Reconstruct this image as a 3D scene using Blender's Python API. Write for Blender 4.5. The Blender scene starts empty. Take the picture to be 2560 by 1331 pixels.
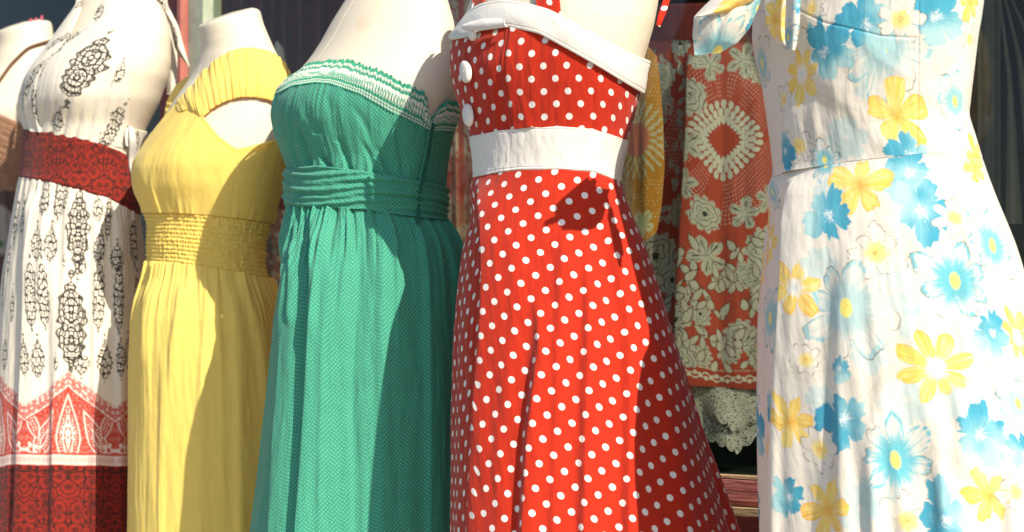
import bpy, math, random
import numpy as np
from mathutils import Vector

# ------------------------------------------------------------------ camera, light
F = 4777.0; CX = 1280.0; HY = 900.0; EYE = 0.95      # focal length in photo pixels, horizon row, eye height (m)
scene = bpy.context.scene
COL = scene.collection
cam_d = bpy.data.cameras.new('camera'); cam = bpy.data.objects.new('camera', cam_d); COL.objects.link(cam)
cam.location = (0, 0, EYE); cam.rotation_euler = (math.radians(90), 0, 0)
cam_d.sensor_width = 36.0; cam_d.lens = 36.0 * F / 2560.0
cam_d.shift_y = (HY - 665.5) / 2560.0
cam_d.clip_end = 300.0; cam_d.clip_start = 0.05
cam_d.dof.use_dof = True; cam_d.dof.focus_distance = 3.35; cam_d.dof.aperture_fstop = 5.0
scene.camera = cam

SUN_AZ, SUN_EL = 34.5, 36.0        # degrees right of the camera's back, degrees up
sv = Vector((math.sin(math.radians(SUN_AZ)) * math.cos(math.radians(SUN_EL)),
             -math.cos(math.radians(SUN_AZ)) * math.cos(math.radians(SUN_EL)), math.sin(math.radians(SUN_EL))))
world = bpy.data.worlds.new('World'); scene.world = world; world.use_nodes = True
wn = world.node_tree.nodes; wl_ = world.node_tree.links
sky = wn.new('ShaderNodeTexSky'); sky.sky_type = 'NISHITA'; sky.sun_disc = False
sky.sun_elevation = math.radians(SUN_EL); sky.sun_rotation = math.atan2(sv.x, sv.y)
bg = wn.get('Background') or wn.new('ShaderNodeBackground')
wl_.new(sky.outputs[0], bg.inputs['Color']); bg.inputs['Strength'].default_value = 0.125
sun_d = bpy.data.lights.new('sun', 'SUN'); sun_d.energy = 4.8; sun_d.angle = math.radians(0.5); sun_d.color = (1.0, 0.91, 0.75)
sun = bpy.data.objects.new('sun', sun_d); COL.objects.link(sun)
sun.rotation_euler = sv.to_track_quat('Z', 'Y').to_euler(); sun.location = (3, -5, 6)
scene.view_settings.view_transform = 'Standard'; scene.view_settings.look = 'None'
scene.view_settings.exposure = 0.48; scene.view_settings.gamma = 1.0; scene.view_settings.use_curve_mapping = False
scene.render.engine = 'CYCLES'
scene.cycles.max_bounces = 9; scene.cycles.diffuse_bounces = 6; scene.cycles.transparent_max_bounces = 12

# ------------------------------------------------------------------ small helpers
def X_(px, d): return (np.asarray(px, float) - CX) / F * d
def Z_(py, d): return EYE + (HY - np.asarray(py, float)) / F * d
def W3(px, py, d): return np.array([(px - CX) / F * d, d, EYE + (HY - py) / F * d])
def proj(P): return CX + F * P[..., 0] / P[..., 1], HY - F * (P[..., 2] - EYE) / P[..., 1]
def sstep(x): x = np.clip(x, 0, 1); return x * x * (3 - 2 * x)
def hash2(ix, iy, s=0.0):
    h = np.sin(ix * 127.1 + iy * 311.7 + s * 74.7) * 43758.5453
    return h - np.floor(h)
def vnoise(x, y, s=0.0):
    ix = np.floor(x); iy = np.floor(y); fx = x - ix; fy = y - iy
    fx = fx * fx * (3 - 2 * fx); fy = fy * fy * (3 - 2 * fy)
    a = hash2(ix, iy, s); b = hash2(ix + 1, iy, s); c = hash2(ix, iy + 1, s); d = hash2(ix + 1, iy + 1, s)
    return a + (b - a) * fx + (c - a) * fy + (a - b - c + d) * fx * fy
def fbm(x, y, s=0.0, o=3):
    r = 0; a = .5
    for i in range(o):
        r = r + a * vnoise(x * 2 ** i, y * 2 ** i, s + i * 3.3); a *= .5
    return r / (1 - .5 ** o)
def worley(x, y, s=0.0, jit=.8):
    ix = np.floor(x); iy = np.floor(y)
    f1 = np.full(x.shape, 9.0); f2 = np.full(x.shape, 9.0)
    for i in (-1, 0, 1):
        for j in (-1, 0, 1):
            cx = ix + i; cy = iy + j
            dx = cx + .5 + jit * (hash2(cx, cy, s) - .5) - x; dy = cy + .5 + jit * (hash2(cx, cy, s + 5) - .5) - y
            d = np.sqrt(dx * dx + dy * dy)
            f2 = np.minimum(f2, np.maximum(f1, d)); f1 = np.minimum(f1, d)
    return f1, f2

# ------------------------------------------------------------------ tagging
def tag(o, label=None, cat=None, group=None, kind=None):
    if label: o['label'] = label
    if cat: o['category'] = cat
    if group: o['group'] = group
    if kind: o['kind'] = kind
    return o
def thing(name, label, cat, loc=(0, 0, 0), group=None):
    o = bpy.data.objects.new(name, None); COL.objects.link(o); o.location = loc; o.empty_display_size = .1
    return tag(o, label, cat, group)

# ------------------------------------------------------------------ meshes
def link_mesh(name, V, loops, starts, mat, parent=None, uv=None, col=None, smooth=True):
    me = bpy.data.meshes.new(name)
    V = np.ascontiguousarray(V, dtype=np.float32)
    if parent is not None: V = V - np.array(parent_loc(parent), dtype=np.float32)
    me.vertices.add(len(V)); me.vertices.foreach_set('co', V.ravel())
    loops = np.ascontiguousarray(loops, dtype=np.int32)
    me.loops.add(len(loops)); me.loops.foreach_set('vertex_index', loops)
    me.polygons.add(len(starts)); me.polygons.foreach_set('loop_start', np.ascontiguousarray(starts, dtype=np.int32))
    me.update(calc_edges=True)
    me.polygons.foreach_set('use_smooth', np.full(len(starts), smooth, dtype=bool))
    if uv is not None:
        l = me.uv_layers.new(name='UVMap'); l.data.foreach_set('uv', np.ascontiguousarray(uv[loops], dtype=np.float32).ravel())
    if col is not None:
        a = me.color_attributes.new(name='print', type='FLOAT_COLOR', domain='POINT')
        c4 = np.ones((len(V), 4), dtype=np.float32); c4[:, :3] = col
        a.data.foreach_set('color', c4.ravel())
    me.materials.append(mat); me.validate()
    o = bpy.data.objects.new(name, me); COL.objects.link(o)
    if parent is not None: o.parent = parent
    return o
def parent_loc(p):
    v = np.array(p.location)
    while p.parent is not None:
        p = p.parent; v = v + np.array(p.location)
    return v
def grid_faces(R, C, wrap=False, base=0, flip=False):
    r = np.arange(R - 1)[:, None]; c = np.arange(C if wrap else C - 1)[None, :]; c2 = (c + 1) % C
    a = r * C + c; b = r * C + c2; d = (r + 1) * C + c; e = (r + 1) * C + c2
    q = np.stack([a, d, e, b] if not flip else [a, b, e, d], -1).reshape(-1, 4)
    return q + base
def mk_grid(name, P, mat, parent, wrap=False, uv=None, col=None, thick=0.0, cap_top=False, cap_bot=False):
    """one surface from a grid of points; thick > 0 makes a closed shell of cloth"""
    R, C = P.shape[:2]; V = P.reshape(-1, 3); Q = grid_faces(R, C, wrap); polys = [Q]
    UV = None if uv is None else uv.reshape(-1, 2); CO = None if col is None else col.reshape(-1, 3)
    extra = []
    if thick:
        du = np.gradient(P, axis=1); dv = np.gradient(P, axis=0); n = np.cross(du, dv); n /= (np.linalg.norm(n, axis=-1, keepdims=True) + 1e-9)
        V = np.concatenate([V, (P + n * thick).reshape(-1, 3)]); N = R * C
        polys.append(grid_faces(R, C, wrap, N, True))
        def strip(idx):
            idx = np.array(idx); a = idx[:-1]; b = idx[1:]
            polys.append(np.stack([a, b, b + N, a + N], -1))
        top = list(range(C)); bot = [(R - 1) * C + i for i in range(C)]
        if wrap: top.append(0); bot.append((R - 1) * C)
        strip(top); strip(bot)
        if not wrap:
            strip([i * C for i in range(R)]); strip([i * C + C - 1 for i in range(R)])
        if UV is not None: UV = np.concatenate([UV, UV])
        if CO is not None: CO = np.concatenate([CO, CO])
    loops = np.concatenate([q.ravel() for q in polys]); nq = sum(len(q) for q in polys); starts = np.arange(nq) * 4
    for flag, row in ((cap_top, 0), (cap_bot, R - 1)):
        if flag:
            ring = row * C + np.arange(C); c = V[ring].mean(0); ci = len(V); V = np.concatenate([V, c[None]])
            if UV is not None: UV = np.concatenate([UV, UV[ring].mean(0)[None]])
            if CO is not None: CO = np.concatenate([CO, CO[ring].mean(0)[None]])
            t = np.stack([np.full(C, ci), ring, np.roll(ring, -1)], -1)
            starts = np.concatenate([starts, len(loops) + np.arange(C) * 3]); loops = np.concatenate([loops, t.ravel()])
    return link_mesh(name, V, loops, starts, mat, parent, UV, CO)
def mk_boxes(name, boxes, mat, parent=None, frame=None):
    V = []; Q = []
    for (a0, a1, b0, b1, c0, c1) in boxes:
        k = len(V)
        for a in (a0, a1):
            for b in (b0, b1):
                for c in (c0, c1): V.append((a, b, c) if frame is None else frame(a, b, c))
        Q += [[k + i for i in q] for q in ((0, 1, 3, 2), (4, 6, 7, 5), (0, 4, 5, 1), (2, 3, 7, 6), (0, 2, 6, 4), (1, 5, 7, 3))]
    return link_mesh(name, np.array(V), np.array(Q).ravel(), np.arange(len(Q)) * 4, mat, parent, None, None, smooth=False)
def mk_tube(name, pts, rad, mat, parent, n=10, caps=True):
    pts = np.array(pts, float); rad = np.full(len(pts), rad) if np.isscalar(rad) else np.array(rad)
    T = np.gradient(pts, axis=0); T /= np.linalg.norm(T, axis=1, keepdims=True)
    up = np.array([.31, .22, .93]); A = np.cross(T, up); A /= (np.linalg.norm(A, axis=1, keepdims=True) + 1e-9); B = np.cross(T, A)
    a = np.linspace(0, 2 * np.pi, n, endpoint=False)
    P = pts[:, None] + rad[:, None, None] * (A[:, None] * np.cos(a)[None, :, None] + B[:, None] * np.sin(a)[None, :, None])
    return mk_grid(name, P, mat, parent, wrap=True, cap_top=caps, cap_bot=caps)

# ------------------------------------------------------------------ materials
def new_mat(name):
    m = bpy.data.materials.new(name); m.use_nodes = True; nt = m.node_tree
    return m, nt, nt.nodes.get('Principled BSDF'), nt.nodes.get('Material Output')
def node(nt, t, **kw):
    n = nt.nodes.new(t)
    for k, v in kw.items(): setattr(n, k, v)
    return n
def math_n(nt, op, a, b=None):
    n = node(nt, 'ShaderNodeMath', operation=op)
    for i, v in enumerate((a, b)):
        if v is None: continue
        if isinstance(v, (int, float)): n.inputs[i].default_value = v
        else: nt.links.new(v, n.inputs[i])
    return n.outputs[0]
def mixc(nt, fac, a, b, blend='MIX'):
    n = node(nt, 'ShaderNodeMix', data_type='RGBA', blend_type=blend)
    for i, v in ((0, fac), (6, a), (7, b)):
        if isinstance(v, (int, float)): n.inputs[i].default_value = v
        elif isinstance(v, tuple): n.inputs[i].default_value = (*v, 1)
        else: nt.links.new(v, n.inputs[i])
    return n.outputs[2]
def noise(nt, scale, vec=None, detail=3, rough=.55):
    n = node(nt, 'ShaderNodeTexNoise'); n.inputs['Scale'].default_value = scale; n.inputs['Detail'].default_value = detail
    n.inputs['Roughness'].default_value = rough
    if vec is not None: nt.links.new(vec, n.inputs['Vector'])
    return n.outputs['Fac']
def mapping(nt, vec, scale=(1, 1, 1), rot=0.0):
    n = node(nt, 'ShaderNodeMapping'); n.inputs['Scale'].default_value = scale; n.inputs['Rotation'].default_value = (0, 0, rot)
    nt.links.new(vec, n.inputs['Vector']); return n.outputs[0]
def maprange(nt, v, a, b, c, d):
    n = node(nt, 'ShaderNodeMapRange'); n.interpolation_type = 'SMOOTHSTEP'
    for i, x in enumerate((v, a, b, c, d)):
        if isinstance(x, (int, float)): n.inputs[i].default_value = x
        else: nt.links.new(x, n.inputs[i])
    return n.outputs[0]
def dots(nt, uv, pitch, radius, rot, soft):
    s = 1.0 / pitch
    m = mapping(nt, uv, (1, 1, 1), rot); m = mapping(nt, m, (s, s, s))
    fr = node(nt, 'ShaderNodeVectorMath', operation='FRACTION'); nt.links.new(m, fr.inputs[0])
    sb = node(nt, 'ShaderNodeVectorMath', operation='SUBTRACT'); nt.links.new(fr.outputs[0], sb.inputs[0]); sb.inputs[1].default_value = (.5, .5, 0)
    sb2 = node(nt, 'ShaderNodeVectorMath', operation='MULTIPLY'); nt.links.new(sb.outputs[0], sb2.inputs[0]); sb2.inputs[1].default_value = (1, 1, 0)
    ln = node(nt, 'ShaderNodeVectorMath', operation='LENGTH'); nt.links.new(sb2.outputs[0], ln.inputs[0])
    return maprange(nt, ln.outputs['Value'], (radius - soft) * s, (radius + soft) * s, 1.0, 0.0)
def cloth(name, base=(.8, .8, .8), attr=False, dot=None, tint=.10, rough=.9, wrinkle=.35, wscale=(60, 9), transl=.12, weave=.12, big=.0, sheen=.15, tcol=None):
    m, nt, bs, out = new_mat(name)
    tc = node(nt, 'ShaderNodeTexCoord'); uv = tc.outputs['UV']
    if attr:
        a = node(nt, 'ShaderNodeAttribute', attribute_name='print'); c = a.outputs['Color']
    else:
        r = node(nt, 'ShaderNodeRGB'); r.outputs[0].default_value = (*base, 1); c = r.outputs[0]
    for (pitch, rad, rot, colr, soft) in (dot or []):
        c = mixc(nt, dots(nt, uv, pitch, rad, rot, soft), c, colr)
    n1 = noise(nt, 1.0, mapping(nt, uv, (35, 22, 1)), 4); n2 = noise(nt, 1.0, mapping(nt, uv, (900, 300, 1)), 2)
    f = maprange(nt, n1, .25, .75, 1 - tint, 1 + tint * .35); f2 = maprange(nt, n2, .2, .8, 1 - tint * .6, 1.0)
    f = math_n(nt, 'MULTIPLY', f, f2)
    vm = node(nt, 'ShaderNodeVectorMath', operation='SCALE'); nt.links.new(c, vm.inputs[0]); nt.links.new(f, vm.inputs['Scale']); c = vm.outputs[0]
    nt.links.new(c, bs.inputs['Base Color']); bs.inputs['Roughness'].default_value = rough
    bs.inputs['Specular IOR Level'].default_value = .25
    bs.inputs['Sheen Weight'].default_value = sheen; bs.inputs['Sheen Roughness'].default_value = .5
    w1 = noise(nt, 1.0, mapping(nt, uv, (wscale[0], wscale[1], 1)), 3, .5)
    b1 = node(nt, 'ShaderNodeBump'); b1.inputs['Strength'].default_value = wrinkle; b1.inputs['Distance'].default_value = .012; nt.links.new(w1, b1.inputs['Height'])
    w2 = noise(nt, 1.0, mapping(nt, uv, (700, 500, 1)), 1)
    b2 = node(nt, 'ShaderNodeBump'); b2.inputs['Strength'].default_value = weave; b2.inputs['Distance'].default_value = .002; nt.links.new(w2, b2.inputs['Height'])
    nt.links.new(b1.outputs[0], b2.inputs['Normal']); nrm = b2.outputs[0]
    if big:
        w3 = noise(nt, 1.0, mapping(nt, uv, (14, 11, 1), .5), 3, .55)
        b3 = node(nt, 'ShaderNodeBump'); b3.inputs['Strength'].default_value = big; b3.inputs['Distance'].default_value = .03; nt.links.new(w3, b3.inputs['Height'])
        nt.links.new(b3.outputs[0], b1.inputs['Normal'])
    nt.links.new(nrm, bs.inputs['Normal'])
    if transl:
        tr = node(nt, 'ShaderNodeBsdfTranslucent'); (nt.links.new(c, tr.inputs['Color']) if tcol is None else setattr(tr.inputs['Color'], 'default_value', (*tcol, 1))); nt.links.new(nrm, tr.inputs['Normal'])
        mx = node(nt, 'ShaderNodeMixShader'); mx.inputs[0].default_value = transl
        nt.links.new(bs.outputs[0], mx.inputs[1]); nt.links.new(tr.outputs[0], mx.inputs[2]); nt.links.new(mx.outputs[0], out.inputs['Surface'])
    return m
def plain(name, base, rough=.7, bump=.1, scale=40, tint=.15, obj_scale=(1, 1, 1), spec=.3):
    m, nt, bs, out = new_mat(name)
    tc = node(nt, 'ShaderNodeTexCoord'); v = mapping(nt, tc.outputs['Object'], obj_scale)
    n1 = noise(nt, scale, v, 5); n2 = noise(nt, scale * .12, v, 3)
    f = math_n(nt, 'MULTIPLY', maprange(nt, n1, .3, .7, 1 - tint, 1 + tint * .4), maprange(nt, n2, .3, .7, 1 - tint, 1.0))
    vm = node(nt, 'ShaderNodeVectorMath', operation='SCALE'); vm.inputs[0].default_value = base; nt.links.new(f, vm.inputs['Scale'])
    nt.links.new(vm.outputs[0], bs.inputs['Base Color']); bs.inputs['Roughness'].default_value = rough; bs.inputs['Specular IOR Level'].default_value = spec
    b = node(nt, 'ShaderNodeBump'); b.inputs['Strength'].default_value = bump; b.inputs['Distance'].default_value = .006
    nt.links.new(n1, b.inputs['Height']); nt.links.new(b.outputs[0], bs.inputs['Normal'])
    return m

CREAM = (.74, .655, .52)
def linen_mat():
    m, nt, bs, out = new_mat('linen_cover')
    tc = node(nt, 'ShaderNodeTexCoord'); v = tc.outputs['Object']
    st = noise(nt, 5.0, mapping(nt, v, (1.6, 1.6, .8)), 6, .6)
    c = mixc(nt, maprange(nt, st, .54, .72, 0, .5), CREAM, (.70, .52, .34))
    wv = noise(nt, 1.0, mapping(nt, v, (500, 500, 120)), 2); wh = noise(nt, 1.0, mapping(nt, v, (90, 90, 700)), 2)
    f = math_n(nt, 'MULTIPLY', maprange(nt, wv, .2, .8, .93, 1.02), maprange(nt, wh, .2, .8, .93, 1.02))
    vm = node(nt, 'ShaderNodeVectorMath', operation='SCALE'); nt.links.new(c, vm.inputs[0]); nt.links.new(f, vm.inputs['Scale'])
    nt.links.new(vm.outputs[0], bs.inputs['Base Color']); bs.inputs['Roughness'].default_value = .85; bs.inputs['Specular IOR Level'].default_value = .2
    b = node(nt, 'ShaderNodeBump'); b.inputs['Strength'].default_value = .12; b.inputs['Distance'].default_value = .002
    nt.links.new(wh, b.inputs['Height']); nt.links.new(b.outputs[0], bs.inputs['Normal'])
    return m
LINEN = linen_mat()
METAL = plain('stand_metal', (.25, .25, .26), .35, .02, 30, .1, spec=.6)
STAND = plain('stand_base', (.04, .04, .04), .4, .05, 30, .2)

# ------------------------------------------------------------------ bodies: stacked rings fitted to an outline
FACING = math.radians(-45)      # every form looks to the street, down to the left
class Body:
    def __init__(s, d, L, R, K, ytop, ybot, smooth=9.0, nz=320):
        s.d = d
        yy = np.arange(min(ytop, ybot) - 60, max(ytop, ybot) + 60, 2.0)
        g = np.exp(-.5 * (np.arange(-24, 25) * 2.0 / smooth) ** 2); g /= g.sum()
        def curve(tab):
            tab = sorted(tab); v = np.interp(yy, [q[0] for q in tab], [q[1] for q in tab])
            return np.convolve(np.pad(v, 24, mode='edge'), g, mode='valid')
        l, r, k = curve(L), curve(R), curve(K)
        s.Lf = lambda y: np.interp(y, yy, l); s.Rf = lambda y: np.interp(y, yy, r)
        s.zs = np.linspace(float(Z_(ybot, d)), float(Z_(ytop, d)), nz)
        pyc = HY - (s.zs - EYE) * F / d
        s.k = np.interp(pyc, yy, k); th = np.linspace(-np.pi, np.pi, 720, endpoint=False)
        rr = s.unit(th[None, :], s.k[:, None]); ext = (rr * np.sin(th)).max(1)
        s.cx = X_((s.Lf(pyc) + s.Rf(pyc)) / 2, d); s.w = (s.Rf(pyc) - s.Lf(pyc)) / 2 / F * d / ext
        for it in range(8):
            P = s.S(th[None, :] + 0 * s.zs[:, None], s.zs[:, None] + 0 * th[None, :]); px, py = proj(P)
            iL = px.argmin(1); iR = px.argmax(1); n = np.arange(nz)
            eL = s.Lf(py[n, iL]) - px[n, iL]; eR = s.Rf(py[n, iR]) - px[n, iR]
            s.cx = s.cx + (eL + eR) / 2 / F * d; s.w = s.w * (1 + (eR - eL) / (px[n, iR] - px[n, iL]))
        s.thL = th[iL]; s.thR = th[iR]
        s.thL = np.convolve(np.pad(s.thL, 8, mode='edge'), np.ones(17) / 17, mode='valid')
        s.thR = np.convolve(np.pad(s.thR, 8, mode='edge'), np.ones(17) / 17, mode='valid')
    def unit(s, th, k):
        a = th - FACING - np.pi / 2
        return k / np.sqrt((k * np.cos(a)) ** 2 + np.sin(a) ** 2)
    def S(s, th, z):
        cx = np.interp(z, s.zs, s.cx); w = np.interp(z, s.zs, s.w); k = np.interp(z, s.zs, s.k)
        r = w * s.unit(th, k)
        return np.stack([cx + r * np.sin(th), s.d - r * np.cos(th), z + 0 * r], -1)
    def front(s, th, z, m=.12):
        l = np.interp(z, s.zs, s.thL); r = np.interp(z, s.zs, s.thR)
        return sstep((th - l) / m + .5) * sstep((r - th) / m + .5)
    def isfront(s, th, z):
        return (th >= np.interp(z, s.zs, s.thL)) & (th <= np.interp(z, s.zs, s.thR))
    def cols(s, nf, nb, pad=.25):
        a = float(s.thL.min()) - pad; b = float(s.thR.max()) + pad
        f = np.linspace(a, b, nf); g = np.linspace(b, a + 2 * np.pi, nb + 2)[1:-1]
        return np.concatenate([f, g])
    def edge(s, th, poly, back=None):
        p = sorted(poly); ppx = [q[0] for q in p]; ppy = [q[1] for q in p]
        if back is None: back = [p[0], p[-1]]
        b = sorted(back); bpx = [q[0] for q in b]; bpy_ = [q[1] for q in b]
        thw = (th + np.pi) % (2 * np.pi) - np.pi
        z = np.full(th.shape, float(Z_(np.mean(ppy), s.d)))
        for i in range(10):
            P = s.S(thw, z); px, _ = proj(P); fr = s.isfront(thw, z)
            y = np.where(fr, np.interp(px, ppx, ppy), np.interp(px, bpx, bpy_))
            z = .35 * z + .65 * Z_(y, P[..., 1])
        return z
    def inv(s, px, py):
        sh = np.shape(px); px = np.ravel(px).astype(float); py = np.ravel(py).astype(float)
        z = Z_(py, s.d)
        for i in range(6):
            l = np.interp(z, s.zs, s.thL); r = np.interp(z, s.zs, s.thR)
            tt = l[:, None] + (r - l)[:, None] * np.linspace(0, 1, 160)[None]
            P = s.S(tt, z[:, None] + 0 * tt); q, _ = proj(P)
            q = np.maximum.accumulate(q, axis=1)
            j = (q < px[:, None]).sum(1).clip(1, 159); n = np.arange(len(px))
            f = ((px - q[n, j - 1]) / (q[n, j] - q[n, j - 1] + 1e-9)).clip(0, 1)
            th = tt[n, j - 1] * (1 - f) + tt[n, j] * f
            z = Z_(py, s.S(th, z)[:, 1])
        return th.reshape(sh), z.reshape(sh)
    def at(s, px, py, off=0.0):
        th, z = s.inv(px, py); P = s.S(th, z)
        P[..., 0] += off * np.sin(th); P[..., 1] -= off * np.cos(th); return P

class Ctx: pass
def fold(c, path, wl, wr, depth, fin=60, fout=40):
    py_ = [q[1] for q in path]; px_ = [q[0] for q in path]
    t = c.px - np.interp(c.py, py_, px_)
    h = np.where(t < 0, np.exp(-(t / wl) ** 2), np.exp(-(t / wr) ** 2))
    f = sstep((c.py - py_[0]) / fin) * sstep((py_[-1] - c.py) / fout)
    return depth * h * f * c.fw
def step_(c, path, w, depth):
    x = np.interp(c.py, [q[1] for q in path], [q[0] for q in path]); f = sstep((c.py - path[0][1]) / 130)
    l = np.interp(c.z, c.b.zs, c.b.thL); thw = (c.th + np.pi) % (2 * np.pi) - np.pi
    left = np.where(c.fw > .5, sstep((x - c.px) / w), np.exp(-np.clip(l - thw, 0, 9) / .5) * (thw < l + .2))
    return -depth * left * f
def gathers(c, seed, n, amp, wid, tlen, th0=-np.pi, th1=np.pi, sharp=1.0):
    rng = np.random.RandomState(seed); h = np.zeros(c.th.shape); t = c.t
    thw = (c.th + np.pi) % (2 * np.pi) - np.pi
    for i in range(n):
        a = rng.uniform(th0, th1); w = wid * rng.uniform(.6, 1.5); L = tlen * rng.uniform(.5, 1.6); A = amp * rng.uniform(.4, 1.3)
        dr = rng.normal(0, .05)
        d = (thw - a - dr * t + np.pi) % (2 * np.pi) - np.pi
        h += A * np.exp(-(d / w) ** 2) * np.exp(-(t / L) ** 2)
    return h
def hang(c, seed, n, amp, wid, start=.0, th0=-np.pi, th1=np.pi):
    rng = np.random.RandomState(seed); h = np.zeros(c.th.shape); t = sstep((c.t - start) / (1 - start))
    thw = (c.th + np.pi) % (2 * np.pi) - np.pi
    for i in range(n):
        a = th0 + (th1 - th0) * (i + rng.uniform(.15, .85)) / n; w = wid * rng.uniform(.6, 1.4); A = amp * rng.uniform(.5, 1.2); dr = rng.normal(0, .06)
        d = (thw - a - dr * t + np.pi) % (2 * np.pi) - np.pi
        h += A * np.exp(-(d / w) ** 2) * t
    return h
def uv_of(P, ref, ztop=None, dev=False):
    du = np.linalg.norm(np.diff(P, axis=1), axis=-1); u = np.concatenate([np.zeros((P.shape[0], 1)), np.cumsum(du, 1)], 1); u = u - u[:, ref:ref + 1]
    dv = np.linalg.norm(np.diff(P, axis=0), axis=-1); v = np.concatenate([np.zeros((1, P.shape[1])), np.cumsum(dv, 0)], 0)
    v = v + (P[0, ref, 2] - P[0, :, 2])[None, :]
    if dev:
        Ut = u[0, -1] - u[0, 0]; Ub = u[-1, -1] - u[-1, 0]; Lh = v[-1, ref]
        if Ub > Ut * 1.05:
            r0 = Lh * Ut / (Ub - Ut); rho = r0 + v; ph = u / rho
            return np.stack([rho * np.sin(ph), -rho * np.cos(ph) + r0], -1)
    return np.stack([u, -v], -1)
def tgrid(nvis, nhid, fvis):
    return np.concatenate([np.linspace(0, fvis, nvis), np.linspace(fvis, 1, nhid + 1)[1:]])
def patch(name, body, mat, parent, top, bot, th, t, disp=None, off=.003, topback=None, botback=None, wrap=True, dev=False, paint=None, thick=0.0, refpx=None, rim=.002):
    zt = top if isinstance(top, np.ndarray) else body.edge(th, top, topback)
    zb = np.full(th.shape, float(bot)) if np.isscalar(bot) else (bot if isinstance(bot, np.ndarray) else body.edge(th, bot, botback))
    T = t[:, None] + 0 * th[None]; TH = th[None] + 0 * t[:, None]
    Z = zt[None] * (1 - T) + zb[None] * T
    thw = (TH + np.pi) % (2 * np.pi) - np.pi
    P = body.S(thw, Z); c = Ctx(); c.px, c.py = proj(P); c.th = TH; c.t = T; c.z = Z; c.fw = body.front(thw, Z); c.P = P; c.b = body
    h = off + (disp(c) if disp else 0.0)
    if rim and not thick: h = h - rim * np.exp(-((T * (zt - zb)[None]) / .0012) ** 2)
    P = P.copy(); P[..., 0] += h * np.sin(TH); P[..., 1] -= h * np.cos(TH)
    mid = len(t) // 2
    if refpx is None: ref = int(np.argmin(np.abs(c.px[mid] - (c.px[mid].min() + c.px[mid].max()) / 2) + 1e4 * (c.fw[mid] < .5)))
    else: ref = int(np.argmin(np.abs(c.px[mid] - refpx) + 1e4 * (c.fw[mid] < .5)))
    uv = uv_of(P, ref, dev=dev); col = None
    if paint:
        c.px, c.py = proj(P); c.uv = uv; col = paint(c)
    o = mk_grid(name, P, mat, parent, wrap=wrap, uv=uv, col=col, thick=thick)
    return o
def lerp_poly(poly, n):
    p = np.array(poly, float); s = np.concatenate([[0], np.cumsum(np.linalg.norm(np.diff(p, axis=0), axis=1))]); q = np.linspace(0, s[-1], n)
    return np.stack([np.interp(q, s, p[:, 0]), np.interp(q, s, p[:, 1])], -1)
def smooth_poly(poly, n, it=None):
    q = lerp_poly(poly, n); it = it or max(1, n // 12)
    for _ in range(it):
        q[1:-1] = (q[:-2] + 2 * q[1:-1] + q[2:]) / 4
    return q
def spatch(name, body, mat, parent, A, B, na, nb, off, thick=.0025, paint=None, sm=True):
    """cloth strip lying on a body between two edge lines A and B (running the same way)"""
    a = (smooth_poly if sm else lerp_poly)(A, na); b = (smooth_poly if sm else lerp_poly)(B, na); s = np.linspace(0, 1, nb)
    G = a[:, None] * (1 - s)[None, :, None] + b[:, None] * s[None, :, None]
    th, z = body.inv(G[..., 0], G[..., 1]); P = body.S(th, z)
    c = Ctx(); c.px, c.py = G[..., 0], G[..., 1]; c.t = np.linspace(0, 1, na)[:, None] + 0 * s[None]; c.s = s[None] + 0 * c.t; c.th = th; c.z = z; c.fw = np.ones(th.shape)
    h = off(c) if callable(off) else off
    P[..., 0] += h * np.sin(th); P[..., 1] -= h * np.cos(th)
    uv = uv_of(P, nb // 2); c.uv = uv; col = None
    if paint: col = paint(c)
    return mk_grid(name, P, mat, parent, uv=uv, col=col, thick=thick)
def sheet(name, mat, parent, A, B, na, nb, depth, thick=.002, paint=None):
    """free hanging cloth between two edge lines; depth(c) gives its distance"""
    a = smooth_poly(A, na); b = smooth_poly(B, na); s = np.linspace(0, 1, nb)
    G = a[:, None] * (1 - s)[None, :, None] + b[:, None] * s[None, :, None]
    c = Ctx(); c.px, c.py = G[..., 0], G[..., 1]; c.t = np.linspace(0, 1, na)[:, None] + 0 * s[None]; c.s = s[None] + 0 * c.t; c.fw = np.ones(c.t.shape)
    d = depth(c); P = np.stack([X_(c.px, d), d, Z_(c.py, d)], -1)
    uv = uv_of(P, nb // 2); c.uv = uv; col = None
    if paint: col = paint(c)
    return mk_grid(name, P, mat, parent, uv=uv, col=col, thick=thick)
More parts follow.
